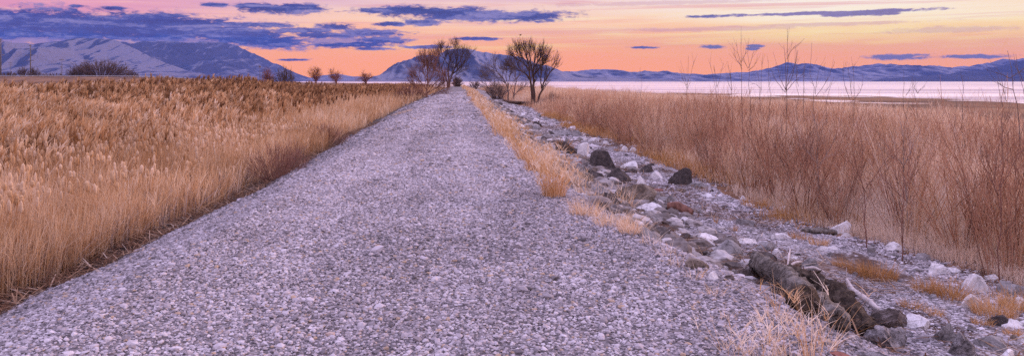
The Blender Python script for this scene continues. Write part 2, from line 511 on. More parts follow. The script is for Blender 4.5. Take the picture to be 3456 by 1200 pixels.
# lake
def water_material():
    m, t, out = material('lake_water')
    g = t.n('ShaderNodeNewGeometry').outputs['Position']
    w = t.noise(t.vec('MULTIPLY', g, (0.25, 1.0, 1.0)), 0.9, 5, 0.6)
    w2 = t.noise(t.vec('MULTIPLY', g, (0.02, 0.12, 1.0)), 0.35, 5, 0.6)
    b = t.n('ShaderNodeBump', {'Height': t.math('ADD', w, t.math('MULTIPLY', w2, 3.0)), 'Strength': 0.35, 'Distance': 0.25})
    sheen_streak = t.noise(t.vec('MULTIPLY', g, (0.0025, 0.03, 1.0)), 1.0, 7, 0.65)
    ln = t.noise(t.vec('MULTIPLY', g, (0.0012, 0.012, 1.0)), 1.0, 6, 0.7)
    col = t.mix(t.sstep(sheen_streak, 0.38, 0.58), (0.42, 0.32, 0.36), (0.90, 0.75, 0.68))  # peach sky sheen and darker reflection streaks painted into the water colour
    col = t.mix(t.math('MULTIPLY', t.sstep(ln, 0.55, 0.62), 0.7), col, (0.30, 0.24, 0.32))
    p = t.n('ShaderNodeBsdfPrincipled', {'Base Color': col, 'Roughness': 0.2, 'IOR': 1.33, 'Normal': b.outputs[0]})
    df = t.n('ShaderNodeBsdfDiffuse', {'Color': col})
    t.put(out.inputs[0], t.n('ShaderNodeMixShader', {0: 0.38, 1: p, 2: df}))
    return m


ys = np.concatenate([np.linspace(-100, 400, 26), np.geomspace(420, 9500, 30)])
Lx = np.maximum(shoreline(ys) - 75, -2200.0); Rx = 0 * ys + 9000
lv = np.stack([np.stack([Lx, ys, 0 * ys + WATER], -1), np.stack([Rx, ys, 0 * ys + WATER], -1)], 1).reshape(-1, 3)
k = np.arange(len(ys) - 1) * 2
o = link('lake', make_mesh('lake', lv, quads=np.stack([k, k + 1, k + 3, k + 2], -1), mat=water_material())); o['kind'] = 'structure'


# ------------------------------------------------------------------ mountains
def mountain_material(lo, hi, kx, alb):
    m, t, out = material('snowy_mountain')
    geo = t.n('ShaderNodeNewGeometry')
    g = geo.outputs['Position']
    sp = t.n('ShaderNodeSeparateXYZ', {0: g}); sn = t.n('ShaderNodeSeparateXYZ', {0: geo.outputs['Normal']})
    n1 = t.noise(g, 0.0016, 9, 0.66, 0.3)
    n2 = t.noise(t.vec('MULTIPLY', g, (1, 0.6, 0.7)), 0.008, 8, 0.66)
    f = t.math('ADD', t.math('MULTIPLY', n1, 0.7), t.math('MULTIPLY', n2, 0.62))
    f = t.math('ADD', f, t.math('MULTIPLY', sn.outputs[0], kx))
    f = t.math('ADD', f, t.math('MULTIPLY', sn.outputs[2], 0.10))
    snow = t.sstep(f, lo, hi)
    rock = t.mix(n2, (0.022, 0.028, 0.06), (0.075, 0.078, 0.125))  # blue of the distant air mixed into the rock and snow colours
    col = t.mix(snow, rock, (alb, alb * 0.96, alb * 1.2))
    b = t.n('ShaderNodeBump', {'Height': n2, 'Strength': 0.9, 'Distance': 90.0})
    p = t.n('ShaderNodeBsdfPrincipled', {'Base Color': col, 'Roughness': 0.95, 'Specular IOR Level': 0.1, 'Normal': b.outputs[0]})
    t.put(out.inputs[0], p)
    return m


Q = 1024 / 2575.0


def mountain(name, prof, D, depth, seed, rough=1.0, cols=420, lines=110, snow=(0.68, 0.98, 0.45, 0.30)):
    prof = np.array(prof, float) * Q
    px = np.linspace(prof[0, 0], prof[-1, 0], cols)
    hp = np.interp(px, prof[:, 0], VY - prof[:, 1])
    hp = hp + (fbm(px * 0.22, 0 * px, 4, seed) - 0.5) * 2.4 * np.clip(hp / 12, 0, 1) * rough
    hz = np.maximum(hp, 0) / F * D + CAMZ
    X = (px - VX) / F * D
    v = np.concatenate([np.linspace(0, 1, lines), [1.08, 1.2, 1.5]])
    XX = np.broadcast_to(X[None], (len(v), cols)); VV = np.broadcast_to(v[:, None], XX.shape)
    wx = XX + 420 * (fbm(XX / 1400.0, VV * 2.2, 3, seed + 9) - 0.5) + (seed % 3 - 1) * 500 * VV
    ridge = 1 - np.abs(2 * fbm(wx / (depth * 0.22), VV * 0.9, 5, seed + 3) - 1) * 2.4
    fine = 1 - np.abs(2 * fbm(wx / 330.0, VV * depth / 900.0, 4, seed + 5) - 1) * 2 - 0.3
    s = np.where(VV <= 1, np.clip(VV, 0, 1) ** 1.35, 1 - (VV - 1) * 1.8)
    env = np.clip(VV * (1 - VV) * 4, 0, 1) * (VV < 1)
    zz = hz[None] * (s + env * (0.50 * (ridge - 0.40) + 0.19 * fine) * rough)
    lim = hz[None] * 0.985 * (1 - depth / D * (1 - np.clip(VV, 0, 1)))
    zz = np.where(VV < 1, np.minimum(zz, lim), zz)
    zz = np.where(VV <= 0, -3.0, np.maximum(zz, -3.0))
    YY = D - depth * (1 - VV)
    n, m = XX.shape
    i = np.arange(n - 1)[:, None] * m + np.arange(m - 1)[None]
    q = np.stack([i, i + 1, i + m + 1, i + m], -1).reshape(-1, 4)
    o = link(name, make_mesh(name, np.stack([XX, YY, zz], -1), quads=q, smooth_shade=True, mat=mountain_material(*snow))); o['kind'] = 'structure'


mountain('mountain', [(-260, 150), (-80, 122), (0, 119), (60, 116), (120, 113), (155, 104), (185, 97), (210, 94), (245, 96), (285, 99), (320, 113), (360, 134), (400, 151), (460, 176), (540, 189), (640, 197), (760, 204)], 11000, 3600, 1, snow=(0.86, 1.12, 1.1, 0.19))
mountain('mountain', [(180, 190), (260, 150), (315, 114), (350, 106), (420, 102), (470, 107), (520, 104), (560, 106), (590, 112), (615, 124), (650, 139), (690, 158), (735, 178), (775, 198), (800, 204)], 14500, 4000, 12, snow=(0.60, 0.88, -0.3, 0.22))
mountain('mountain', [(925, 204), (950, 196), (985, 176), (1020, 156), (1050, 142), (1075, 137), (1100, 140), (1122, 126), (1165, 121), (1200, 127), (1240, 134), (1290, 140), (1340, 158), (1385, 178), (1440, 188), (1550, 197), (1680, 204)], 9800, 2800, 23, snow=(0.36, 0.90, 0.5, 0.24))
mountain('hills', [(700, 204), (780, 195), (815, 188), (850, 185), (885, 191), (925, 193), (965, 196), (1020, 202)], 15500, 2500, 31, 0.5, 80, snow=(0.5, 0.9, 0.4, 0.24))
mountain('mountain', [(1300, 204), (1370, 190), (1410, 179), (1450, 177), (1520, 174), (1570, 180), (1620, 178), (1660, 181), (1700, 184), (1745, 190), (1800, 185), (1880, 180), (1940, 170), (1968, 160), (1985, 157), (2005, 163), (2040, 176), (2100, 172), (2180, 163),
                      (2215, 159), (2260, 162), (2300, 170), (2345, 177), (2400, 168), (2440, 166), (2495, 155), (2525, 146), (2548, 152), (2575, 146), (2680, 138), (2800, 160)], 14000, 3600, 44, snow=(0.44, 0.92, 0.5, 0.28))
mountain('mountain', [(2180, 204), (2290, 192), (2380, 186), (2470, 175), (2530, 163), (2580, 150), (2700, 132), (2850, 150)], 10500, 2600, 58, snow=(0.85, 1.1, 0.3, 0.26))

# ------------------------------------------------------------------ gravel stones on the path and its banks
ico0, icof0 = icosphere(0)
ico1, icof1 = icosphere(1)


def rand_rot(n):
    q = rng.normal(size=(n, 4)); q /= np.linalg.norm(q, axis=1, keepdims=True)
    w, x, y, z = q.T
    return np.stack([np.stack([1 - 2 * (y * y + z * z), 2 * (x * y - z * w), 2 * (x * z + y * w)], -1),
                     np.stack([2 * (x * y + z * w), 1 - 2 * (x * x + z * z), 2 * (y * z - x * w)], -1),
                     np.stack([2 * (x * z - y * w), 2 * (y * z + x * w), 1 - 2 * (x * x + y * y)], -1)], 1)


def stones(soup, pos, size, tint, base, faces, flat=0.65, jitter=0.19):
    n = len(pos)
    if not n: return
    nv = 14
    var = base[None] * (1 + rng.normal(0, jitter, (nv, len(base), 1)))
    v = var[rng.integers(0, nv, n)] * (size[:, None, None] * rng.uniform(0.7, 1.25, (n, 1, 3)))
    v = np.einsum('nij,nkj->nki', rand_rot(n), v)
    v[..., 2] *= flat
    v = v + pos[:, None]
    f = (faces[None] + (np.arange(n) * len(base))[:, None, None]).reshape(-1, 3)
    soup.add(v.reshape(-1, 3), t=f, tint=np.repeat(tint, len(base)))


def frustum(n, y0, y1, xmin, xmax, power=1.0):
    """points spread over the part of a ground strip that a view from the path can take in"""
    Y = y0 + (y1 - y0) * rng.random(n * 3) ** power
    lo = xmin(Y); hi = xmax(Y)
    X = lo + (hi - lo) * rng.random(n * 3)
    keep = (X / Y > -0.72) & (X / Y < 0.86)
    return X[keep][:n], Y[keep][:n]


gr = Soup()
bank_r = lambda y: toe_right(y) + 0.5
for (n, y0, y1, sz, b, f) in ((60000, 3.6, 7.2, 0.0102, ico0, icof0), (110000, 7.2, 13, 0.0108, ico0, icof0), (160000, 13, 27, 0.0138, ico0, icof0), (90000, 27, 60, 0.025, ico0, icof0), (40000, 60, 130, 0.048, ico0, icof0)):
    X, Y = frustum(n, y0, y1, lambda y: toe_left(y) + 0.12, bank_r, 1.0)
    keep = (X < crest_right(Y) + 0.5 + rng.normal(0, 0.25, len(X)) + 2.2 * smooth(16, 9, Y)) & (X > toe_left(Y) + np.abs(rng.normal(0, 0.18, len(X))))
    X = X[keep]; Y = Y[keep]
    s = sz * np.exp(rng.normal(0, 0.36, len(X)))
    big = rng.random(len(X)) < 0.03
    s = np.where(big, s * 1.6, s)
    Z = height(X, Y) + s * 0.25
    patch = (fbm(X * 0.8, Y * 0.35, 3, 77) - 0.5) + 0.8 * (fbm(X * 3.1, Y * 2.2, 3, 78) - 0.5)
    tn = np.clip(rng.beta(2.1, 2.0, len(X)) * 0.86 + patch * 0.35, 0, 0.86)
    track = np.exp(-((X + 1.75) / 0.42) ** 2) + np.exp(-((X - 0.05) / 0.42) ** 2)
    tn = np.clip(tn + 0.09 * track - 0.05, 0, 0.86)
    # darker stones along both shoulders
    sh = np.maximum(smooth(-2.6, -4.4, X), smooth(0.0, 0.9, X - crest_right(Y)))
    tn = np.clip(tn - 0.16 * sh, 0, 1)
    odd = rng.random(len(X))
    tn = np.where(odd < 0.05, 0.92, tn); tn = np.where(odd < 0.015, 0.97, tn)
    stones(gr, np.stack([X, Y, Z], -1), s, tn, b, f)
# pebbles on the shore strip
for (n, y0, y1, sz) in ((40000, 6, 16, 0.012), (44000, 16, 34, 0.019), (26000, 34, 95, 0.04)):
    X, Y = frustum(n, y0, y1, lambda y: toe_right(y) - 1.6, lambda y: shore_edge(y) + 0.7, 1.0)
    den = fbm(X * 1.1 + 5, Y * 0.5, 4, 91)
    keep = (den + rng.normal(0, 0.08, len(X))) < 0.55
    X = X[keep]; Y = Y[keep]
    s = sz * np.exp(rng.normal(0, 0.5, len(X)))
    tn = np.clip(0.10 + rng.beta(1.8, 1.4, len(X)) * 0.82 - 0.20 * (1 - smooth(0.2, 1.6, X - toe_right(Y))), 0, 0.84)
    tn = np.where(rng.random(len(X)) < 0.2, 0.1, tn)
    stones(gr, np.stack([X, Y, height(X, Y) + s * 0.2], -1), s, tn, ico0, icof0, 0.5)
tag(gr.build('gravel', M_GRAVEL), 'loose grey gravel covering the path, its banks and the shore', 'gravel', kind='stuff')


# ------------------------------------------------------------------ dry litter washed up on the shore
lt = Soup()
X, Y = frustum(34000, 6, 60, lambda y: toe_right(y) - 0.9, lambda y: shore_edge(y) + 0.5, 1.5)
den = fbm(X * 0.9, Y * 0.42, 4, 131)
keep = den + rng.normal(0, 0.05, len(X)) > 0.54
X, Y = X[keep], Y[keep]
X2, Y2 = frustum(9000, 4, 45, lambda y: toe_left(y) - 0.5, lambda y: toe_left(y) + 0.35, 1.2)
X = np.concatenate([X, X2]); Y = np.concatenate([Y, Y2])
n = len(X)
blades(lt, np.stack([X, Y, height(X, Y) + 0.015 + 0.05 * rng.random(n)], -1), 0.06 * rng.random(n) + 0.01, rng.uniform(0.008, 0.022, n),
       rng.uniform(2, 9, n), rng.normal(-0.6, 0.8, n) + math.pi * (rng.random(n) < 0.5), rng.normal(0, 0.3, n), np.clip(rng.beta(1.3, 1.8, n), 0, 1), 2, 0.4)
tag(lt.build('driftwood_litter', leaf_material('shore_litter', [(0, (0.06, 0.03, 0.02)), (0.4, (0.16, 0.085, 0.05)), (0.75, (0.34, 0.22, 0.14)), (1, (0.55, 0.46, 0.38))], 0.1)),
    'mats of dry twigs and straw on the stony shore and path foot', 'driftwood litter', kind='stuff')


# ------------------------------------------------------------------ reeds on the left
def reed_height(X, Y):
    d = toe_left(Y) - X
    h = np.interp(d, [-0.2, 1.0, 3.0, 9, 20, 32, 80], [0.55, 0.95, 1.15, 1.4, 1.72, 1.82, 1.75])
    h = h + 0.72 * np.exp(-(((X + 17) / 9) ** 2 + ((Y - 66) / 26) ** 2))
    h = h * (0.74 + 0.5 * fbm(X * 0.3, Y * 0.16, 3, 61))
    h = h * (1 - 0.5 * smooth(110, 150, Y) * smooth(10, 40, d)) * (1 - 0.45 * smooth(60, 80, Y) * smooth(-0.28, -0.38, X / Y))
    return h


def left_field(n, y0, y1, pw=1.0):
    X, Y = frustum(n, y0, y1, lambda y: -0.74 * y - 6, lambda y: toe_left(y) - 0.36, pw)
    return X, Y


rd = Soup(); ct = Soup()
for (n, y0, y1, w, leaves, pl) in ((17000, 3.5, 13, 0.009, 3, 0), (30000, 13, 32, 0.014, 2, 1), (42000, 32, 75, 0.028, 1, 1), (36000, 75, 290, 0.06, 1, 1)):
    X, Y = left_field(n, y0, y1, 0.75 if y0 < 5 else 0.9)
    n = len(X)
    d = toe_left(Y) - X
    pm = np.clip(smooth(2.5, 8, d) * smooth(13, 21, Y) * 0.55, 0, 1) if pl else np.zeros(n)
    pm = pm * np.clip(2.6 * fbm(X * 0.9, Y * 0.5, 3, 69) - 0.6, 0.05, 1) * np.where(Y < 75, 0.62, 1)
    isp = rng.random(n) < pm
    h = reed_height(X, Y) * np.where(isp, rng.uniform(0.9, 1.25, n), rng.uniform(0.55, 1.05, n))
    B = np.stack([X, Y, height(X, Y) - 0.02], -1)
    patch = fbm(X * 0.25, Y * 0.12, 3, 65) - 0.5
    clump = fbm(X * 1.6, Y * 1.1, 3, 67) - 0.5
    wind = rng.normal(0.0, 0.5, n)
    tn = np.clip(0.50 + patch * 0.5 + clump * 0.75 + rng.normal(0, 0.19, n), 0.02, 0.99)
    tn = np.clip(tn + 0.16 * smooth(7, 3, d) - 0.36 * smooth(4, 12, d) * smooth(14, 24, Y) - 0.10 * smooth(70, 130, Y), 0.02, 1)
    tip = blades(rd, B, h, w, np.abs(rng.normal(0.03, 0.06, n)), wind, rng.normal(0.05, 0.06, n), tn, 3, 0.55)
    for _ in range(leaves):
        f = rng.uniform(0.05, 0.8, n)
        b2 = B + (tip - B) * f[:, None]
        br = rng.random(n)
        blades(rd, b2, h * rng.uniform(0.2, 0.5, n), w * rng.uniform(0.6, 1.2, n), np.abs(rng.normal(0.15, 0.2, n)) + (br < 0.06) * 1.3, rng.uniform(-math.pi, math.pi, n),
               rng.uniform(0.0, 0.45, n), np.clip(tn + rng.normal(0.04, 0.18, n), 0, 1), 2, 0.9)
    if pl:
        k = isp
        tp = tip[k]; hk = h[k]; m = len(tp)
        ptn = np.clip(0.60 + rng.normal(0, 0.24, m) - 0.48 * smooth(30, 62, Y[k]), 0.03, 1)
        for j in range(9 if y0 < 40 else 4):
            blades(rd, tp - np.stack([0 * hk, 0 * hk, 0.02 + 0.20 * rng.random(m)], -1), rng.uniform(0.18, 0.36, m) * (1 if y0 < 70 else 1.4), w * rng.uniform(2.0, 4.0, m),
                   rng.uniform(0.0, 0.35, m), rng.uniform(-3.14, 3.14, m) * 0.6 + 0.2, rng.uniform(0.0, 0.7, m), np.clip(ptn + rng.normal(0, 0.10, m), 0, 1), 2, 0.7)
# short broken stems and thatch at the foot of the reeds
X, Y = left_field(14000, 3.5, 40, 0.7)
k = (toe_left(Y) - X) < 3.0
X, Y = X[k], Y[k]; n = len(X)
blades(rd, np.stack([X, Y, height(X, Y)], -1), rng.uniform(0.1, 0.5, n), 0.011 + Y * 0.0003, rng.uniform(0.2, 1.6, n), rng.uniform(-3.14, 3.14, n), rng.uniform(0, 0.6, n),
       np.clip(rng.normal(0.5, 0.22, n), 0, 1), 2, 0.6)
X, Y = left_field(26000, 3.5, 26, 0.8)
k = (toe_left(Y) - X) < 1.5
X, Y = X[k], Y[k]; n = len(X)
th = Soup()
blades(th, np.stack([X, Y, height(X, Y)], -1), rng.uniform(0.15, 0.62, n), 0.006 + Y * 0.0003, rng.uniform(0.0, 0.5, n), rng.uniform(-3.14, 3.14, n), rng.uniform(0, 0.5, n), rng.random(n), 2, 0.7)
tag(th.build('thatch', leaf_material('grey_thatch', [(0, (0.10, 0.075, 0.07)), (0.5, (0.30, 0.225, 0.20)), (1, (0.55, 0.45, 0.41))], 0.2)), 'greyish dead stalks at the foot of the reeds along the path', 'thatch', kind='stuff')
tag(rd.build('reeds', M_REED), 'dense field of dry orange reeds with feathery plumes left of the path', 'reeds', kind='stuff')

# cattails with burst pale heads in the nearer part of the field
X, Y = left_field(7000, 6, 32, 0.9)
d = toe_left(Y) - X
k = (d > 1.0) & (rng.random(len(X)) < np.clip(fbm(X * 0.3, Y * 0.2, 2, 71) * 1.9 - 0.35, 0, 1))
X, Y, d = X[k], Y[k], d[k]; n = len(X)
h = reed_height(X, Y) * rng.uniform(0.9, 1.12, n)
B = np.stack([X, Y, height(X, Y)], -1)
tip = blades(ct, B, h, 0.012, np.abs(rng.normal(0, 0.05, n)), rng.uniform(-3.14, 3.14, n), rng.normal(0, 0.04, n), np.full(n, 0.45), 2, 0.3)
L = rng.uniform(0.10, 0.19, n)
t_ = np.linspace(0, 1, 6)
P = tip[:, None] + np.stack([rng.normal(0, 0.01, (n, 1)) * t_, rng.normal(0, 0.01, (n, 1)) * t_, L[:, None] * (t_ - 0.5)], -1)
R = np.array([0.25, 0.9, 1.0, 1.05, 0.9, 0.2])[None] * rng.uniform(0.016, 0.03, (n, 1)) * rng.uniform(0.85, 1.15, (n, 6))
tubes(ct, P, R, 6, np.clip(rng.normal(0.86, 0.12, n), 0.2, 1))
tag(ct.build('cattails', M_REED), 'cattails with burst pale seed heads standing among the near reeds', 'cattails', kind='stuff')


# ------------------------------------------------------------------ scrub on the right
sb = Soup()
def right_field(n, y0, y1, pw=1.0):
    return frustum(n, y0, y1, lambda y: shore_edge(y) + 0.15, lambda y: np.minimum(0.9 * y + 6, np.interp(y, [0, 50, 100, 200, 330], [34, 37, 43, 40, 30])), pw)


for (n, y0, y1, w) in ((24000, 6.5, 20, 0.007), (34000, 20, 45, 0.013), (36000, 45, 130, 0.03), (14000, 130, 330, 0.07)):
    X, Y = right_field(n, y0, y1, 0.9)
    n = len(X)
    d = X - shore_edge(Y)
    h = np.interp(d, [0, 0.6, 1.6, 5, 12, 24, 40], [0.18, 0.36, 0.66, 1.05, 1.1, 1.0, 0.75]) * rng.uniform(0.5, 1.2, n) * (0.2 + 1.6 * fbm(X * 0.45, Y * 0.22, 3, 83))
    h = h * (1 + 0.5 * smooth(60, 100, Y) * (1 - smooth(6, 30, d)))
    tn = np.clip(0.66 + (fbm(X * 0.22, Y * 0.12, 3, 87) - 0.5) * 1.3 + (fbm(X * 1.3, Y * 0.8, 2, 88) - 0.5) * 0.6 + rng.normal(0, 0.17, n) + 0.12 * smooth(8, 18, d), 0.02, 0.97)
    B = np.stack([X, Y, height(X, Y) - 0.02], -1)
    tip = blades(sb, B, h, w, np.abs(rng.normal(0.1, 0.13, n)), rng.uniform(-3.14, 3.14, n), rng.normal(0.05, 0.12, n), tn, 3, 0.6)
    for _ in range(2):
        f = rng.uniform(0.2, 0.85, n)
        blades(sb, B + (tip - B) * f[:, None], h * rng.uniform(0.2, 0.5, n), w * 0.8, np.abs(rng.normal(0.4, 0.3, n)), rng.uniform(-3.14, 3.14, n), rng.normal(0.1, 0.3, n), np.clip(tn + rng.normal(0.05, 0.14, n), 0, 1), 2, 0.7)
tag(sb.build('scrub', M_SCRUB), 'thick tangle of dry brown stems between the stony shore and the lake', 'scrub', kind='stuff')

# golden grass at the foot of the scrub
gg = Soup()
X, Y = frustum(15000, 7, 70, lambda y: shore_edge(y) - 0.7, lambda y: shore_edge(y) + 1.3, 1.3)
k = fbm(X * 0.6, Y * 0.3, 3, 97) + rng.normal(0, 0.05, len(X)) > 0.43
X, Y = X[k], Y[k]; n = len(X)
blades(gg, np.stack([X, Y, height(X, Y)], -1), rng.uniform(0.12, 0.5, n) * smooth(-0.9, 0.4, X - shore_edge(Y)) + 0.05, 0.006 + Y * 0.0003, np.abs(rng.normal(0.2, 0.2, n)), rng.uniform(-3.14, 3.14, n), rng.uniform(0, 0.5, n), np.clip(rng.normal(0.42, 0.16, n), 0, 0.9), 3, 0.85)
tag(gg.build('grass', M_GRASS), 'strip of low golden grass along the foot of the scrub', 'grass', kind='stuff')


# ------------------------------------------------------------------ willow shrubs, each a thing
def shrub_mesh(seed, nst=46, hh=2.1, twigs=6, rad=0.006):
    global rng
    keep, rng = rng, np.random.default_rng(seed)
    s = Soup()
    a = rng.uniform(0, 2 * math.pi, nst); r0 = rng.uniform(0, 0.28, nst) ** 1.0
    ln = np.abs(rng.normal(0.20, 0.17, nst)); H = hh * rng.uniform(0.45, 1.05, nst)
    t = np.linspace(0, 1, 5)[None]
    wob = np.cumsum(rng.normal(0, 0.02, (nst, 5, 2)), 1) * H[:, None, None]
    out = r0[:, None] + H[:, None] * (ln[:, None] * t + 0.10 * t * t)
    P = np.stack([np.cos(a)[:, None] * out + wob[..., 0], np.sin(a)[:, None] * out + wob[..., 1], H[:, None] * t - 0.05], -1)
    R = rad * rng.uniform(0.7, 1.5, (nst, 1)) * (1 - 0.75 * t)
    tn = np.clip(rng.normal(rng.choice([0.3, 0.5, 0.65, 0.82, 0.97]), 0.16, nst), 0, 1)
    tubes(s, P, R, 3, tn)
    i = np.repeat(np.arange(nst), twigs); m = len(i)
    f = rng.uniform(0.25, 0.95, m)
    kk = np.minimum((f * 4).astype(int), 3); fr = (f * 4 - kk)[:, None]
    b = P[i, kk] * (1 - fr) + P[i, kk + 1] * fr
    d = (P[i, kk + 1] - P[i, kk]); d /= np.linalg.norm(d, axis=1, keepdims=True)
    d = d + rng.normal(0, 0.42, (m, 3)); d /= np.linalg.norm(d, axis=1, keepdims=True)
    L = H[i] * rng.uniform(0.1, 0.3, m)
    tt = np.linspace(0, 1, 3)[None, :, None]
    P2 = b[:, None] + d[:, None] * L[:, None, None] * tt + np.array([0, 0, 0.12]) * (tt ** 2) * L[:, None, None]
    tubes(s, P2, rad * 0.5 * np.broadcast_to(1 - 0.6 * tt[0, :, 0], (m, 3)), 3, tn[i])
    me = s.mesh('willow_shrub', M_SCRUB)
    rng = keep
    return me


SHR = [shrub_mesh(200 + i, 34 + 5 * (i % 4), 1.6 + 0.2 * (i % 5), rad=0.0065) for i in range(14)]
cnt = 0
tries = 0
spots = []
while len(spots) < 250 and tries < 16000:
    tries += 1
    Y = 8.5 + 62 * random.random() ** 1.4
    d = random.random() ** 1.3 * min(14, 2 + 0.45 * Y) + 0.5
    X = float(shore_edge(Y)) + d
    if X / Y > 0.8 or any((X - a) ** 2 + (Y - b) ** 2 < (0.5 + Y * 0.012) ** 2 for a, b in spots): continue
    if vnoise(X * 0.33, Y * 0.22, 201) < 0.26: continue
    spots.append((X, Y))
for i, (X, Y) in enumerate(spots):
    o = link('willow_shrub', SHR[i % len(SHR)], loc=(X, Y, float(height(X, Y))), rz=random.uniform(0, 6.28))
    sc = random.uniform(0.75, 1.2); o.scale = (sc * 1.1, sc * 1.1, sc)
    tag(o, 'leafless reddish brown willow shrub in the thicket right of the stony shore', 'shrub', 'willow shrubs of the thicket')


# ------------------------------------------------------------------ trees
class TreeMaker:
    def __init__(self, seed, sides=6):
        self.r = np.random.default_rng(seed); self.limbs = []; self.tw = {2: [], 3: []}

    def limb(self, pts, r0, r1, n=9):
        pts = np.asarray(pts, float)
        d = np.concatenate([[0], np.cumsum(np.linalg.norm(np.diff(pts, axis=0), axis=1))])
        t = np.linspace(0, d[-1], n)
        # smooth interpolation
        P = np.stack([np.interp(t, d, pts[:, i]) for i in range(3)], -1)
        P[1:-1] = (P[:-2] + 2 * P[1:-1] + P[2:]) / 4
        P[1:-1] += self.r.normal(0, d[-1] * 0.008, (n - 2, 3))
        R = np.linspace(r0, r1, n)
        self.limbs.append((P, R))
        return P, R

    def spawn(self, P, R, num, length, ang, up, level, rmin, t0=0.25, bow=0.15):
        r = self.r
        n = len(P)
        for _ in range(num):
            f = t0 + (1 - t0) * r.random() ** 0.8
            x = f * (n - 1); k = min(int(x), n - 2); fr = x - k
            b = P[k] * (1 - fr) + P[k + 1] * fr
            tg = P[k + 1] - P[k]; tg = tg / (np.linalg.norm(tg) + 1e-9)
            rad = max((R[k] * (1 - fr) + R[k + 1] * fr) * 0.5, rmin)
            a = r.normal(ang, 0.18)
            q = r.normal(size=3); q -= q.dot(tg) * tg; q /= np.linalg.norm(q) + 1e-9
            d = tg * math.cos(a) + q * math.sin(a)
            L = length * r.uniform(0.55, 1.15) * (1.15 - 0.5 * f)
            m = 5
            pts = [b]; cur = b; dd = d
            for j in range(m - 1):
                dd = dd + np.array([0, 0, up / (m - 1)]) + r.normal(0, bow, 3) * 0.5
                dd /= np.linalg.norm(dd)
                cur = cur + dd * L / (m - 1); pts.append(cur)
            C = np.array(pts); RR = np.linspace(rad, max(rad * 0.35, rmin * 0.7), m)
            self.tw[3 if level > 1 else 2].append((C, RR, level))
            if level > 1:
                self.spawn(C, RR, max(2, int(num * 0.5)), length * 0.66, ang * 1.0, up, level - 1, rmin * 0.72, 0.2, bow)

    def build(self, root, bark_mat, twig_mat):
        s = Soup()
        for P, R in self.limbs: tubes(s, P[None], R[None], 7, 0.4, cap=True)
        s.build('trunk', bark_mat, root, True)
        c = Soup()
        for key in self.tw:
            if self.tw[key]:
                P = np.array([a for a, _, _ in self.tw[key]]); R = np.array([b for _, b, _ in self.tw[key]])
                tubes(c, P, R, 4 if key == 3 else 3, 0.4)
        if c.n: c.build('crown', twig_mat, root)


def tree(name, label, cat, base_px, Y, limbs, seed, mats, zoom, num, length, ang, up, level, rmin, r0, group=None, depth=0.35, t0=0.3, sink=0.25, bow=0.15, hs=1.0):
    """limbs: lists of picture points (in a zoomed crop) following each main limb; depth is given at random to make it solid"""
    ox, oy, sc = zoom
    k = Y / F
    def wpt(x, y): return ((ox + x / sc) * S - VX) * k, CAMZ - ((oy + y / sc) * S - VY) * k
    bx, bz = wpt(*base_px)
    gz = float(height(bx, Y))
    root = empty(name, (bx, Y, gz))
    tag(root, label, cat, group)
    tm = TreeMaker(seed)
    r = tm.r
    for i, (pts, rel) in enumerate(limbs):
        W = np.array([wpt(*p) for p in pts])
        W[:, 0] -= bx
        W[:, 1] = (W[:, 1] - bz) * hs
        span = np.concatenate([[0], np.cumsum(np.hypot(np.diff(W[:, 0]), np.diff(W[:, 1])))])
        slant = r.uniform(-1, 1) * depth
        # keep a limb that starts on another one joined to it
        y0 = 0.0
        if i and not (abs(pts[0][0] - base_px[0]) < 12 * sc / 3 and abs(pts[0][1] - base_px[1]) < 18 * sc / 3):
            best = 1e9
            for P, R in tm.limbs:
                dd = np.hypot(P[:, 0] - W[0, 0], P[:, 2] - W[0, 1]); j = int(np.argmin(dd))
                if dd[j] < best: best = dd[j]; y0 = P[j, 1]
        P3 = np.stack([W[:, 0], y0 + slant * span, W[:, 1]], -1)
        if abs(W[0, 1]) < 0.25: P3[0, 2] -= sink
        P, R = tm.limb(P3, r0 * rel, r0 * rel * 0.28)
        tm.spawn(P, R, num, length, ang, up, level, rmin, t0, bow)
    tm.build(root, *mats)
    return root


ZT = (1350, 110, 3.193)
tree('bare_tree', 'tall leafless tree with a round dark crown right of the path', 'tree', (1450, 782), 97,
     [([(1440, 780), (1435, 680), (1410, 560), (1395, 440), (1385, 330), (1370, 240), (1345, 140)], 1.0),
      ([(1455, 780), (1452, 650), (1440, 520), (1437, 400), (1445, 300), (1460, 200), (1470, 110)], 1.0),
      ([(1465, 775), (1500, 680), (1525, 560), (1560, 470), (1600, 400), (1650, 330), (1690, 240)], 0.8),
      ([(1525, 560), (1522, 450), (1528, 360), (1545, 280)], 0.5),
      ([(1395, 440), (1340, 370), (1280, 325), (1225, 300), (1190, 320)], 0.55),
      ([(1385, 330), (1320, 250), (1265, 200), (1225, 180)], 0.5),
      ([(1437, 400), (1490, 330), (1540, 250), (1565, 180)], 0.55),
      ([(1440, 360), (1410, 250), (1410, 160), (1400, 90)], 0.5),
      ([(1445, 300), (1510, 200), (1530, 130)], 0.45),
      ([(1370, 260), (1300, 160), (1290, 110)], 0.4),
      ([(1475, 735), (1540, 728), (1610, 742)], 0.3)],
     3, (M_BARK, M_BARK), ZT, 12, 1.8, 0.46, 0.6, 3, 0.0155, 0.19, bow=0.13, hs=0.86)

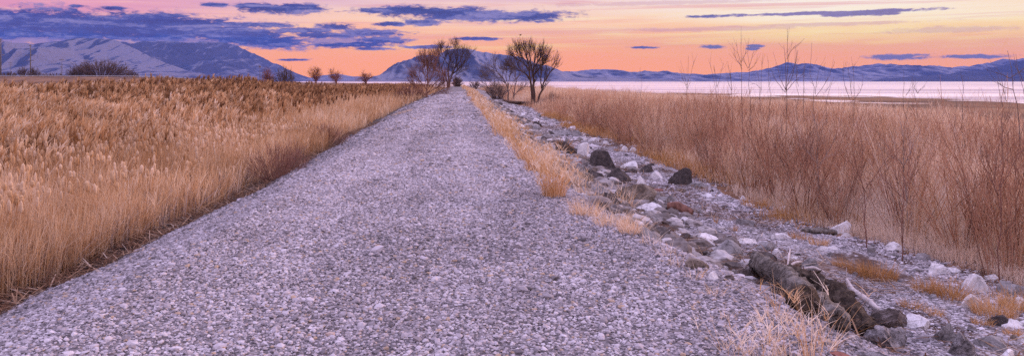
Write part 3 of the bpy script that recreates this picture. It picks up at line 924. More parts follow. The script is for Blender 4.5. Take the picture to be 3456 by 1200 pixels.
tree('bare_tree', 'spreading grey leafless shrubby tree left of the tall round tree', 'tree', (1185, 735), 118,
     [([(1170, 735), (1165, 560), (1110, 490), (1080, 420), (990, 390)], 0.9), ([(1165, 600), (1180, 480), (1205, 390)], 0.6),
      ([(1215, 740), (1230, 620), (1255, 500), (1240, 370)], 0.8), ([(1140, 735), (1060, 650), (950, 580), (870, 510), (835, 490)], 0.6),
      ([(1220, 690), (1280, 610), (1365, 560)], 0.55), ([(1110, 490), (1020, 470), (930, 430)], 0.45), ([(1165, 560), (1140, 440), (1150, 360)], 0.5), ([(1250, 500), (1310, 430), (1340, 380)], 0.45),
      ([(1060, 650), (1000, 560), (950, 480)], 0.4), ([(1110, 490), (1040, 400), (1010, 345)], 0.4)],
     5, (M_BARKGREY, M_BARKGREY), ZT, 11, 2.1, 0.6, 0.35, 3, 0.016, 0.13, t0=0.2)

tree('bare_tree', 'reddish leafless bushy tree at the left edge of the path', 'tree', (290, 692), 104,
     [([(290, 690), (288, 560), (300, 430), (292, 330), (300, 245)], 1.0), ([(290, 690), (350, 655), (420, 632), (485, 605)], 0.7),
      ([(288, 600), (225, 520), (175, 450)], 0.6), ([(290, 560), (350, 440), (380, 330)], 0.6), ([(292, 500), (240, 400), (230, 300)], 0.55),
      ([(290, 640), (370, 540), (440, 470)], 0.55), ([(290, 660), (210, 600), (150, 560)], 0.5), ([(300, 430), (340, 330), (350, 260)], 0.45), ([(290, 640), (420, 560), (480, 520)], 0.4), ([(292, 470), (270, 370), (262, 270)], 0.45)],
     7, (M_BARKRED, M_BARKRED), ZT, 13, 1.8, 0.5, 0.5, 3, 0.015, 0.11, t0=0.15)

tree('bare_tree', 'tall leafless tree standing farthest along the left of the path', 'tree', (522, 597), 240,
     [([(515, 595), (508, 520), (485, 440), (440, 360), (412, 300), (395, 220)], 0.8), ([(528, 595), (540, 500), (562, 430), (592, 350), (612, 260), (625, 150)], 1.0),
      ([(522, 590), (525, 500), (520, 420), (530, 320), (540, 230), (535, 130)], 0.9), ([(562, 430), (620, 370), (675, 310), (725, 220)], 0.6), ([(592, 350), (650, 260), (680, 160)], 0.5),
      ([(530, 320), (480, 240), (450, 160)], 0.5), ([(440, 360), (470, 270), (490, 190)], 0.4), ([(540, 500), (600, 440), (650, 400)], 0.4), ([(485, 440), (430, 400), (400, 390)], 0.35), ([(540, 230), (580, 160), (590, 110)], 0.4)],
     9, (M_BARK, M_BARK), ZT, 12, 3.6, 0.5, 0.45, 3, 0.03, 0.30, t0=0.25, hs=0.86)

# brush at the foot of the two left trees, and beside the tall right tree
def bush(label, px, py, wpx, hpx, Y, seed, mat=M_BARKRED, name='bush', cat='bush', group=None, nst=70, rmin=None):
    k = Y / F
    x = (px - VX) * k
    gz = float(height(x, Y))
    root = empty(name, (x, Y, gz)); tag(root, label, cat, group)
    tm = TreeMaker(seed); r = tm.r
    W = wpx * k / 2; H = max(CAMZ - (py - hpx - VY) * k - gz, 0.4) * 1.08
    rm = rmin or 0.16 * k
    for i in range(nst):
        a = r.uniform(0, 2 * math.pi); q = math.sqrt(r.random())
        bx, by = 0.35 * W * q * math.cos(a), 0.35 * W * q * math.sin(a)
        tx, ty = W * 1.0 * q * math.cos(a), W * 1.0 * q * math.sin(a)
        hz = H * math.sqrt(max(0.05, 1 - (q * 0.95) ** 2)) * r.uniform(0.62, 1.0)
        P = np.array([[bx, by, -0.1], [(bx + tx) / 2, (by + ty) / 2, hz * 0.55], [tx, ty, hz]])
        if i < min(9, max(4, nst // 8)):
            Pl, R = tm.limb(P, rm * 2.2, rm)
        else:
            t = np.linspace(0, 1, 5)[:, None]
            Pl = P[0] * (1 - t) ** 2 + 2 * P[1] * t * (1 - t) + P[2] * t ** 2; R = np.linspace(rm * 1.3, rm * 0.7, 5)
            tm.tw[2].append((Pl, R, 1))
        tm.spawn(Pl, R, 5, H * 0.35, 0.5, 0.3, 2 if i % 2 else 1, rm * 0.7, 0.3)
    tm.build(root, mat, mat)
    return root


bush('low reddish brush on the left bank under the reddish bushy tree', 411, 98, 34, 13, 112, 51, M_BARKRED)
bush('low brown brush on the left bank behind the farthest tall tree', 457, 85, 12, 8, 250, 52, M_BARKGREY)
bush('low grey brush between the two leafless trees right of the path', 497, 96, 26, 13, 128, 53, M_BARKGREY)
bush('dark brush mound at the far end of the path', 474, 84.5, 15, 3.2, 300, 54, M_BARKGREY, nst=40)
bush('pale low brush right of the foot of the tall round tree', 548, 106, 24, 8, 92, 55, M_BARKPALE)
for (px_, py_, w_, h_, lab_, sd_) in ((285, 176, 70, 34, 'soft dark brown brush leaning over the left edge of the path', 56), (334, 146, 60, 22, 'dusky brush farther along the left edge of the path', 57)):
    X_, Y_, Z_ = at(px_, py_)
    bush(lab_, px_ - 8, py_, w_, h_, Y_ + 0.3, sd_, M_BARKRED, nst=120, rmin=0.0032)
# fallen trunk at the foot of the tall tree
fx = Soup()
tubes(fx, np.array([[[8.9, 96.6, -1.1], [7.9, 96.2, -0.95], [6.6, 95.4, -0.85], [5.6, 94.6, -0.72], [4.9, 94.0, -0.5]]]), np.array([[0.26, 0.22, 0.2, 0.15, 0.08]]), 7, cap=True)
tubes(fx, np.array([[[7.2, 95.8, -0.9], [7.0, 94.9, -0.7], [6.6, 94.0, -0.72]]]), np.array([[0.09, 0.07, 0.03]]), 5, cap=True)
tag(fx.build('fallen_trunk', M_BARK, smooth_shade=True), 'dark fallen trunk lying at the foot of the tall round tree', 'log')

# far small trees on the horizon at the left
def small_tree(px, w, h, Y, seed, label, py=80.5, mat=M_RUSTTREE):
    k = Y / F
    x = (px - VX) * k; gz = float(height(x, Y))
    root = empty('bare_tree', (x, Y, gz)); tag(root, label, 'tree', 'small leafless trees on the left skyline')
    tm = TreeMaker(seed); r = tm.r
    H = CAMZ + (VY - py + h) * k - gz; W = w * k / 2
    for i in range(6):
        a = r.uniform(0, 6.28); q = r.uniform(0.15, 1.0)
        P, R = tm.limb([(0, 0, -0.2), (0.25 * W * q * math.cos(a), 0.25 * W * q * math.sin(a), H * 0.35), (W * q * math.cos(a), W * q * math.sin(a), H * r.uniform(0.4, 0.85))], 0.25 * k * 1.2, 0.12 * k)
        tm.spawn(P, R, 14, H * 0.42, 0.7, 0.25, 2, 0.075 * k, 0.12)
    tm.build(root, mat, mat)


small_tree(316, 16, 14, 430, 61, 'small leafless tree with a forked crown, leftmost of the skyline trio')
small_tree(336.5, 17, 13, 460, 62, 'small wide leafless tree, middle of the skyline trio')
small_tree(366, 16, 9.5, 480, 63, 'low leafless tree, nearest the middle mountain of the skyline trio')
small_tree(268, 9, 13, 470, 64, 'thin pale leafless tree beside the round dark shrub behind the reeds')
bush('round dark shrub on the skyline behind the tall reeds', 284, 80, 21, 11.5, 440, 65, M_FARBRUSH, nst=50)

bush('wide dark domed thicket of trees beyond the road on the left', 102, 78, 60, 17.5, 690, 66, M_FARBRUSH, name='thicket', cat='thicket', nst=190, rmin=0.13)
bush('smaller rounded bush joined to the left of the domed thicket', 81, 78, 30, 13.5, 680, 67, M_FARBRUSH, nst=50)
bush('low grey bush at the right foot of the domed thicket', 132, 78, 14, 6.5, 690, 68, M_FARBRUSH, nst=40)
bush('small upright bush between the wooden pole and the domed thicket', 73, 78, 8, 8.5, 670, 69, M_FARBRUSH, nst=30)
bush('rounded bush just left of the tall pole with cross arms', 23, 77, 13, 9, 680, 70, M_FARBRUSH, nst=40)
bush('dark bush just right of the tall pole with cross arms', 34, 77, 11, 9.5, 690, 71, M_FARBRUSH, nst=40)
bush('long low hedge of brush at the far left edge', 8, 77, 26, 5, 690, 72, M_FARBRUSH, nst=60)
bush('low straggling brush around the wooden pole', 55, 77, 40, 4.2, 700, 73, M_FARBRUSH, nst=70)


# ------------------------------------------------------------------ saplings that stand above the scrub
ZS = (2400, 50, 2.98); ZR = (2950, 100, 2.98); ZC = (2300, 0, 2.2284)


def sapling(zoom, base, stems, Y, seed, label, mat=M_BARKGREY, side=4, r=0.013):
    ox, oy, sc = zoom; k = Y / F
    wp = lambda p: (((ox + p[0] / sc) * S - VX) * k, CAMZ - ((oy + p[1] / sc) * S - VY) * k)
    bx, _ = wp(base); gz = float(height(bx, Y))
    root = empty('sapling', (bx, Y, gz)); tag(root, label, 'sapling', 'bare saplings rising above the scrub')
    tm = TreeMaker(seed)
    lo = Soup()
    for i, st in enumerate(stems):
        W = [wp(p) for p in st]
        pts = [(W[0][0] - bx, 0.0, W[0][1] - gz)] if i else [(0, 0, -0.1)]
        dy = tm.r.uniform(-0.12, 0.12)
        for j, w in enumerate(W[1:] if i else W): pts.append((w[0] - bx, dy * (j + 1), w[1] - gz))
        P, R = tm.limb(pts, r * (1 if i == 0 else 0.65), r * 0.3, 9)
        tm.spawn(P, R, side if i == 0 else side // 2 + 1, 0.7, 0.5, 0.5, 1, r * 0.28, 0.12, 0.08)
    tm.build(root, mat, mat)


sapling(ZS, (312, 960), [[(308, 700), (305, 480), (302, 165)], [(305, 480), (270, 400), (252, 300)], [(305, 510), (250, 450), (217, 380)], [(305, 470), (345, 400), (360, 330)], [(305, 540), (280, 490), (255, 455)]], 30, 1, 'tall sapling with four upswept side shoots, left of a close pair')
sapling(ZS, (388, 960), [[(383, 700), (368, 540), (365, 235)], [(368, 540), (400, 480), (422, 380)], [(368, 530), (345, 470), (335, 430)], [(370, 560), (420, 520), (440, 475)]], 31, 2, 'slender crooked sapling, right of the close pair')
sapling(ZS, (752, 960), [[(748, 720), (742, 470), (740, 300), (718, 145)], [(750, 760), (765, 480), (762, 380), (768, 300)], [(765, 440), (790, 370), (832, 315)], [(752, 760), (800, 620), (840, 450), (850, 355)], [(750, 750), (700, 650), (672, 510)], [(752, 770), (850, 640), (905, 590)],
                            [(750, 740), (790, 600), (850, 440)], [(750, 780), (690, 700), (655, 640)]], 27, 3, 'tallest bushy sapling with many crowded upright shoots', side=7, r=0.015)
sapling(ZS, (1042, 960), [[(1040, 700), (1038, 560), (1045, 400), (1065, 270)], [(1048, 800), (1062, 650), (1098, 505)], [(1050, 820), (1130, 700), (1180, 600), (1205, 465)]], 29, 4, 'single tall curved sapling with two leaning lower shoots')
sapling(ZS, (60, 960), [[(57, 740), (30, 620), (5, 475)], [(57, 730), (95, 650), (145, 480)], [(57, 720), (50, 620), (30, 520)]], 33, 5, 'sapling forked into a wide V at the left of the group')
sapling(ZS, (210, 960), [[(207, 770), (190, 620), (170, 500)], [(207, 740), (200, 600), (182, 510)], [(207, 760), (175, 680), (165, 620)]], 32, 6, 'short double sapling between the V fork and the close pair')
sapling(ZS, (505, 960), [[(500, 780), (490, 660), (480, 560)], [(500, 740), (450, 690), (410, 690)], [(500, 780), (500, 600), (500, 430)]], 34, 7, 'sapling with a level side shoot right of the close pair')
sapling(ZS, (582, 960), [[(580, 760), (578, 600), (562, 450)], [(580, 720), (610, 640), (620, 600)]], 34, 8, 'thin straight sapling left of the bushy sapling')
sapling(ZS, (880, 960), [[(878, 780), (875, 600), (870, 448)], [(878, 720), (860, 640), (850, 560)]], 33, 9, 'dark straight sapling close on the right of the bushy sapling')
sapling(ZS, (945, 960), [[(935, 800), (945, 640), (970, 460)], [(935, 780), (920, 700), (905, 620)]], 35, 10, 'faint leaning sapling midway between the bushy one and the curved one')
sapling(ZS, (1150, 960), [[(1145, 780), (1180, 690), (1205, 620)], [(1150, 770), (1200, 710), (1215, 680)]], 34, 11, 'short sapling leaning right beside the curved sapling')
sapling(ZS, (1425, 960), [[(1425, 820), (1420, 660), (1400, 490)], [(1415, 800), (1385, 660), (1345, 540)], [(1390, 840), (1340, 720), (1305, 640), (1295, 540)], [(1425, 860), (1500, 780), (1540, 700)]], 26, 12, 'three long stems fanning out from one sapling foot')
sapling(ZR, (440, 900), [[(445, 700), (435, 600), (428, 490)], [(440, 640), (410, 600), (390, 580)], [(440, 640), (470, 610), (500, 590)]], 24, 13, 'short sapling with paired side shoots against the lake')
sapling(ZR, (318, 900), [[(315, 690), (330, 610), (348, 525)], [(318, 660), (340, 620), (345, 590)]], 25, 14, 'thin pale sapling leaning right against the lake')
sapling(ZR, (905, 900), [[(903, 720), (903, 600), (912, 455)]], 25, 15, 'single straight dark stick of a sapling against the water')
sapling(ZR, (1470, 940), [[(1450, 750), (1400, 600), (1370, 460), (1358, 210)], [(1375, 490), (1300, 440), (1270, 430)], [(1375, 480), (1440, 430), (1480, 390)], [(1400, 600), (1340, 580), (1300, 530)]], 22, 16, 'tall dark sapling bent left near the right edge', r=0.017)
sapling(ZR, (1560, 940), [[(1540, 700), (1500, 500), (1490, 245)], [(1500, 520), (1460, 400), (1440, 360)]], 22, 17, 'tall sapling cut by the right edge of the picture')
sapling(ZR, (1290, 940), [[(1285, 750), (1250, 640), (1225, 520)], [(1330, 720), (1310, 600), (1302, 490)]], 24, 18, 'two thin parallel stems left of the tall bent sapling')
sapling(ZR, (820, 900), [[(820, 760), (818, 690), (822, 645)]], 26, 19, 'shortest thin sapling tip just left of the straight stick')
sapling(ZC, (42, 800), [[(40, 640), (42, 560), (45, 425)], [(40, 640), (20, 580), (10, 530)], [(40, 640), (70, 560), (95, 460)], [(40, 660), (15, 610), (-10, 580)]], 36, 20, 'sapling with several short fanned shoots nearest the trees', side=6)
sapling(ZC, (-300, 800), [[(-300, 690), (-302, 600), (-305, 505)]], 45, 21, 'solitary thin sapling nearest the tall round tree')

# pale tall stems inside the thicket, lower down
for i, (bx_, tx_, ty_, by_, Y, lab) in enumerate(((1040, 1045, 40, 470, 17, 'pale branching young tree in the thicket, below the bushy sapling'),
                                                 (1690, 1640, 30, 480, 14.5, 'pale slim tree in the middle of the right thicket'),
                                                 (1660, 1830, 180, 780, 13.0, 'dark stemmed shrub tree with long side limbs at the thicket front'),
                                                 (2390, 2370, 20, 760, 11.5, 'grey thick stemmed sapling at the right edge of the thicket'),
                                                 (1390, 1370, 100, 700, 14.0, 'crooked dark stem in the red part of the thicket'),
                                                 (860, 970, 60, 540, 18.5, 'dark forked shrub stem beside the golden grass'))):
    z6 = (2300, 400, 2.228)
    sapling(z6, (bx_, by_), [[(bx_ * 0.8 + tx_ * 0.2, by_ * 0.75 + ty_ * 0.25), (bx_ * 0.4 + tx_ * 0.6, by_ * 0.4 + ty_ * 0.6), (tx_, ty_)],
                             [(bx_ * 0.75 + tx_ * 0.25, by_ * 0.7 + ty_ * 0.3), (bx_ + 60, by_ * 0.5 + ty_ * 0.5), (bx_ + 110, by_ * 0.3 + ty_ * 0.7)],
                             [(bx_ * 0.75 + tx_ * 0.25, by_ * 0.75 + ty_ * 0.25), (bx_ - 70, by_ * 0.55 + ty_ * 0.45), (bx_ - 130, by_ * 0.4 + ty_ * 0.6)]], Y, 80 + i, lab,
            M_BARKPALE if lab.startswith('pale') else M_BARKRED, side=18, r=0.010)


# ------------------------------------------------------------------ poles, road and guard rail on the left
def utility_pole(px, ytop, ybase, Y, arms, label, r=0.32, cat='power pole', name='power_pole'):
    k = Y / F
    x = (px * S - VX) * k
    gz = float(height(x, Y))
    H = CAMZ + (VY - ytop * S) * k - gz
    root = empty(name, (x, Y, gz)); tag(root, label, cat, 'power poles on the left skyline')
    s = Soup(); tubes(s, np.array([[[0, 0, -0.5], [0, 0, H * 0.5], [0, 0, H]]]), np.array([[r, r * 0.8, r * 0.55]]), 8, cap=True)
    s.build('pole', M_POLE, root, True)
    for (ya, w) in arms:
        z = CAMZ + (VY - ya * S) * k - gz
        hw = w * S * k / 2
        a = Soup(); box_into(a, (0, -r - 0.1, z), (2 * hw, 0.22, 0.28)); arm = a.build('cross_arm', M_POLE, root)
        for sx in (-0.95, -0.55, 0.55, 0.95):
            b = Soup(); tubes(b, np.array([[[sx * hw, -r - 0.1, z - 0.14], [sx * hw, -r - 0.1, z - 0.5], [sx * hw, -r - 0.1, z - 0.9]]]), np.array([[0.10, 0.16, 0.10]]), 6, cap=True)
            b.build('insulator', M_INSUL, arm)
    return root


utility_pole(103, 150, 243, 727, [(152, 9), (165, 25), (185, 34), (203.5, 27)], 'tall power pole with four cross arms standing behind the road', 0.62)
utility_pole(2.5, 130, 240, 650, [(131, 12), (138, 24), (183, 26)], 'tallest power pole at the left edge of the picture', 0.6)
utility_pole(209, 199, 250, 640, [(200, 15)], 'plain wooden pole with one cross arm left of the thicket', 0.26)
utility_pole(877, 221, 262, 520, [(222, 6)], 'short pole beside the round shrub behind the reeds', 0.22)
utility_pole(205.5, 222, 250, 900, [(224, 7)], 'thin distant pole close behind the plain wooden pole', 0.25)
utility_pole(36, 208, 243, 1100, [(211, 10), (218, 12)], 'faint farthest power pole near the left edge', 0.3)

rx = np.linspace(-900, -175, 60)
ry = 606 + 0.0 * rx
rz_ = height(rx, ry) + 0.02
rv = np.concatenate([np.stack([rx, ry - 4, rz_], -1), np.stack([rx, ry + 4, rz_], -1)])
k = np.arange(59)
o = link('road', make_mesh('road', rv, quads=np.stack([k, k + 1, k + 61, k + 60], -1), mat=M_ROAD)); o['kind'] = 'structure'
gx = np.linspace(-560, -205, 90)
gzr = height(gx, 0 * gx + 601.0)
root = empty('guard_rail', (-380, 601, float(height(-380, 601.0))))
tag(root, 'long pale steel guard rail along the raised road on the left', 'guard rail')
s = Soup()
pr = np.array([(0.0, 0.42), (-0.09, 0.5), (0.0, 0.58), (-0.09, 0.68), (0.0, 0.8), (0.05, 0.8), (0.05, 0.42)])
vv = np.array([[[x + 380, p[0], z - root.location.z + p[1]] for p in pr] for x, z in zip(gx, gzr)])
m = len(pr); i = np.arange(len(gx) - 1)[:, None] * m + np.arange(m)[None]; i2 = np.arange(len(gx) - 1)[:, None] * m + (np.arange(m)[None] + 1) % m
s.add(vv.reshape(-1, 3), q=np.stack([i, i2, i2 + m, i + m], -1).reshape(-1, 4))
s.build('rail', M_STEEL, root)
pm = Soup(); box_into(pm, (0, 0, 0.2), (0.15, 0.18, 1.3)); pme = pm.mesh('post', M_STEEL)
for x, z in list(zip(gx, gzr))[::2]:
    link('post', pme, root, (x + 380, 0.16, z - root.location.z))


# ------------------------------------------------------------------ rocks
SPH, SPHF = icosphere(4)
SPH3, SPH3F = icosphere(3)


def rock_mesh(w, d, h, seed, mat, cuts=9, rough=0.05, sub=4, lumps=0.0, name='rock'):
    r = np.random.default_rng(seed)
    v = (SPH if sub == 4 else SPH3).copy(); f = SPHF if sub == 4 else SPH3F
    for _ in range(cuts + 5):
        nrm = r.normal(size=3) * np.array([1, 1, 0.8]); nrm /= np.linalg.norm(nrm)
        c = r.uniform(0.42, 0.80)
        dd = v @ nrm
        v = v - np.maximum(dd - c, 0)[:, None] * nrm[None]
    v /= np.abs(v).max(0)
    n3 = lambda p, s, k: (fbm(p[:, 0] * s + p[:, 2] * s * 0.7, p[:, 1] * s - p[:, 2] * s * 0.6, 4, k) - 0.5) * 2
    u = v / (np.linalg.norm(v, axis=1, keepdims=True) + 1e-9)
    v = v + u * (n3(v, 2.6, seed) * (rough * 0.8 + lumps))[:, None] + u * (n3(v, 9.0, seed + 7) * (rough * 0.8 + lumps * 0.5))[:, None]
    v[:, 2] = np.where(v[:, 2] < 0, v[:, 2] * 0.5, v[:, 2])
    v = v * np.array([w / 2, d / 2, h])
    return make_mesh(name, v, tris=f, smooth_shade=lumps > 0.07, mat=mat)


Z4 = (1600, 330, 3.311); Z5 = (1850, 480, 3.193); Z6 = (2050, 680, 3.193); Z7 = (2500, 640, 3.193); Z8 = (2950, 780, 2.128); ZA = (2350, 840, 2.483)
rk = [0]
HERO = []


def rock(zoom, x0, x1, y0, y1, kind, label, tilt=0.0, lumps=0.0, cuts=9, sink=0.16, hm=1.0, cat='rock', name='rock'):
    ox, oy, sc = zoom
    rk[0] += 1
    px = (ox + (x0 + x1) / 2 / sc) * S; pb = (oy + y1 / sc) * S; pt = (oy + y0 / sc) * S
    X, Y, Z = at(px, pb)
    w = (x1 - x0) / sc * S * Y / F
    hv = (pb - pt) * Y / F
    slope = (pb - VY) / F
    d = w * 0.75
    h = max(hv - d * slope * 0.5, hv * 0.68) * hm
    Yc = Y + d * 0.38
    Xc = X * Yc / Y
    me = rock_mesh(w * 1.3, d, h * (1.08 + sink), 300 + rk[0], ROCKMAT[kind], cuts, 0.05, 4, lumps, name)
    z0 = min(float(height(Xc, Yc)), Z + 0.12)
    o = link(name, me, loc=(Xc, Yc, z0 - sink * h), rz=0)
    o.rotation_euler = (0, tilt, random.uniform(-0.25, 0.25))
    tag(o, label, cat, 'rocks on the stony bank')
    HERO.append((Xc, Yc, w))
    return o


R_ = rock
R_(Z5, 405, 725, 90, 290, 'dark', 'largest dark boulder with a peaked top on the upper bank', 0.12, cuts=7)
R_(Z5, 760, 935, 190, 290, 'pale', 'white rock sloping right, beside the largest dark boulder', 0.2)
R_(Z5, 300, 440, 5, 150, 'pale', 'white angular rock just behind the largest dark boulder')
R_(Z5, 1305, 1545, 280, 462, 'dark', 'dark craggy boulder alone by the golden grass', 0, 0.05)
R_(Z5, 1520, 1705, 420, 492, 'grey', 'flat grey slab right of the dark craggy boulder')
R_(Z5, 655, 950, 275, 435, 'dark', 'dark leaning slab below the largest dark boulder', 0.35, cuts=6)
R_(Z5, 285, 560, 265, 392, 'dark', 'low dark rock left below the largest dark boulder')
R_(Z5, 280, 460, 315, 450, 'brown', 'tan grey rock at the foot of the low dark rock', 0.3)
R_(Z5, 700, 1100, 430, 670, 'brown', 'big brown mossy boulder in the middle of the bank', 0.05, cuts=8)
R_(Z5, 1030, 1225, 460, 526, 'red', 'flat red brown slab behind the big brown boulder', hm=0.6)
R_(Z5, 930, 1210, 632, 762, 'pale', 'light grey wedge rock in front of the big brown boulder', 0.1, cuts=6)
R_(Z5, 1030, 1292, 742, 872, 'grey', 'layered cracked grey rock below the light grey wedge', 0.15)
R_(Z5, 1110, 1228, 315, 388, 'pale', 'small white rock left of the dark craggy boulder')
R_(Z5, 1300, 1392, 565, 632, 'grey', 'small grey rock right of the big brown boulder')
R_(Z5, 1185, 1315, 585, 642, 'grey', 'low pale grey rock touching the big brown boulder')
R_(Z5, 1520, 1720, 700, 772, 'grey', 'pair like grey rock beside the curved red log')
R_(Z5, 778, 866, 35, 88, 'pale', 'white block beside the golden grass, left of two')
R_(Z5, 870, 952, 55, 107, 'pale', 'white block beside the golden grass, right of two')
R_(Z5, 1380, 1476, 485, 542, 'brown', 'small brownish stone below the dark craggy boulder')
R_(Z5, 948, 1062, 365, 458, 'pale', 'light rock between the dark leaning slab and the red slab')
R_(Z5, 978, 1135, 240, 322, 'dark', 'flat dark rock right of the sloping white rock')
R_(Z5, 268, 412, 148, 212, 'brown', 'low brown rock left of the largest dark boulder')
R_(Z5, 294, 382, 205, 272, 'red', 'small rust red rock left of the largest dark boulder')
R_(Z4, 900, 1125, 490, 640, 'dark', 'dark jagged rock half hidden by grass at the bank top', 0.1)
R_(Z4, 990, 1110, 440, 505, 'grey', 'grey rounded rock above the dark jagged rock')
R_(Z4, 1180, 1270, 425, 475, 'pale', 'pale rock at the upper end of the white stones')
R_(Z4, 1190, 1255, 385, 425, 'pale', 'round pale rock farthest along the white stones')
R_(Z4, 1290, 1395, 440, 490, 'pale', 'pale lumpy rock in the line of white stones')
R_(Z4, 1420, 1510, 480, 525, 'pale', 'low pale rock ending the line of white stones')
R_(Z4, 880, 990, 445, 482, 'pale', 'thin pale slab on the upper bank')
R_(Z4, 595, 655, 352, 396, 'pale', 'bright white cube of rock at the upper grass edge')
R_(Z4, 660, 760, 310, 365, 'grey', 'grey rock above the bright white cube')
R_(Z4, 740, 800, 232, 275, 'pale', 'small light rock far up the bank')
R_(Z4, 670, 760, 262, 312, 'dark', 'small dark rock far up the bank')
R_(Z4, 860, 1090, 330, 420, 'grey', 'long low grey ledge of rock on the upper bank', 0.2)
R_(Z4, 1085, 1185, 365, 440, 'grey', 'grey rock at the end of the long low ledge')
R_(Z4, 860, 930, 610, 655, 'pale', 'small white rock poking out of the golden bank grass')
R_(Z6, 1050, 1415, 395, 597, 'grey', 'big rounded grey boulder low on the bank', 0.0, cuts=7)
R_(Z6, 1290, 1590, 375, 452, 'pale', 'long white slab behind the big rounded grey boulder')
R_(Z6, 1540, 1812, 435, 522, 'grey', 'flat grey rock among straw right of the big grey boulder')
R_(Z6, 980, 1175, 343, 442, 'pale', 'white flat topped rock left of the big grey boulder')
R_(Z6, 945, 1072, 400, 502, 'pale', 'white pointed rock against the big grey boulder')
R_(Z6, 860, 962, 425, 512, 'brown', 'brown block left of the white pointed rock')
R_(Z6, 570, 737, 335, 432, 'grey', 'dark grey rounded rock at the gravel edge')
R_(Z6, 360, 560, 278, 392, 'grey', 'grey rock half buried at the edge of the path gravel', 0.25)
R_(Z7, 343, 525, 408, 532, 'pale', 'white cracked rock alone in the middle of the shore', 0, 0.06)
R_(Z6, 1390, 1570, 180, 262, 'grey', 'low grey rock by a dry stalk in the middle of the shore')
R_(Z6, 1180, 1238, 553, 617, 'brown', 'small cube shaped stone in front of the big grey boulder')
R_(Z6, 840, 1062, 610, 722, 'brown', 'brownish slab half sunk in the gravel bank', 0.3)
R_(Z6, 1055, 1202, 750, 845, 'pale', 'pale rock in the gravel left of the grey log')
R_(Z7, 955, 1165, 340, 472, 'pale', 'biggest white round boulder at the edge of the scrub', 0, 0.02, cuts=5)
R_(Z7, 1060, 1182, 455, 513, 'pale', 'low white rock in front of the white round boulder')
R_(Z7, 930, 1060, 575, 642, 'pale', 'rounded pale rock in the middle of the pebbles')
R_(Z7, 848, 926, 605, 652, 'pale', 'small pale stone left of the rounded pale rock')
R_(Z7, 1590, 1752, 562, 662, 'pale', 'pale pointed rock at the edge of the scrub')
R_(Z7, 1360, 1456, 600, 682, 'grey', 'stacked pair of grey stones near the orange tuft')
R_(Z7, 385, 505, 165, 222, 'pale', 'white rock by the orange grass farther up the shore')
R_(Z7, 398, 462, 123, 168, 'pale', 'small white rock behind the one by the orange grass')
R_(Z7, 478, 625, 668, 752, 'pale', 'white rock behind the driftwood pieces')
R_(Z7, 640, 800, 722, 862, 'grey', 'grey wedge slab among the driftwood pieces', 0.35)
R_(Z7, 1580, 1684, 675, 712, 'grey', 'thin grey slab near the pale pointed rock')
R_(Z7, 680, 752, 248, 284, 'pale', 'small light stone in the gap of the golden grass')
R_(Z8, 375, 525, 213, 305, 'pale', 'white double humped rock under the brush', 0, 0.06)
R_(Z8, 255, 365, 245, 287, 'grey', 'flat grey rock left of the double humped rock')
R_(Z8, 350, 406, 315, 347, 'grey', 'small grey stone below the double humped rock')
R_(Z8, 628, 782, 303, 432, 'pale', 'white triangular rock with a sharp top', 0.25, cuts=6)
R_(Z8, 653, 797, 458, 562, 'pale', 'smooth white rock below the triangular rock', 0.2)
R_(Z8, 800, 906, 306, 347, 'pale', 'flat pale rock right of the triangular rock')
R_(Z8, 900, 1085, 360, 462, 'grey', 'broad grey rock at the right edge under twigs')
R_(Z8, 1005, 1110, 468, 552, 'pale', 'pale rock cut by the right edge beside the dry grass')
R_(Z8, 1028, 1110, 628, 672, 'pale', 'low white rock at the right edge of the shore')
R_(Z8, 430, 562, 655, 782, 'grey', 'lumpy grey rock right of the mottled boulder', 0, 0.08)
R_(Z8, 555, 728, 718, 895, 'mottle', 'pale topped dark sided rock near the bottom edge', 0.1)
R_(Z8, 755, 1000, 748, 852, 'grey', 'long flat grey rock near the bottom right corner')
R_(Z8, 878, 1028, 828, 930, 'pale', 'white rock cut by the bottom edge')
R_(Z8, 1038, 1110, 733, 802, 'pale', 'white rock at the bottom right corner')
R_(Z8, 973, 1036, 733, 782, 'brown', 'small brown stone near the bottom right corner')
R_(Z8, 395, 447, 446, 482, 'grey', 'small grey stone on the bare pebbles below the dry grass')
R_(Z8, 658, 742, 665, 712, 'grey', 'small grey rock on pebbles above the long flat rock')
R_(Z8, 285, 427, 145, 207, 'grey', 'grey rock deep under the brush')
R_(ZA, 1395, 1745, 500, 655, 'crust', 'dark crusted hump behind the mottled boulder', 0, 0.10)
R_(ZA, 1440, 1800, 615, 855, 'mottle', 'mottled knobbly boulder beside the dark rotten log', 0, 0.16, cuts=5)
R_(ZA, 1030, 1510, 748, 960, 'red', 'red brown slab cut by the bottom edge', 0.25, cuts=6, hm=0.35)
R_(ZA, 1300, 1640, 800, 960, 'mottle', 'mottled rock next to the red slab at the bottom edge', 0, 0.05)
R_(ZA, 1640, 1950, 850, 980, 'crust', 'dark red crusted rock at the bottom edge', 0.1, 0.06)
R_(ZA, 325, 525, 150, 262, 'crust', 'dark rust coloured stump piece at the head of the grey log')
R_(ZA, 190, 330, 190, 250, 'crust', 'small dark crust of rock left of the stump piece')

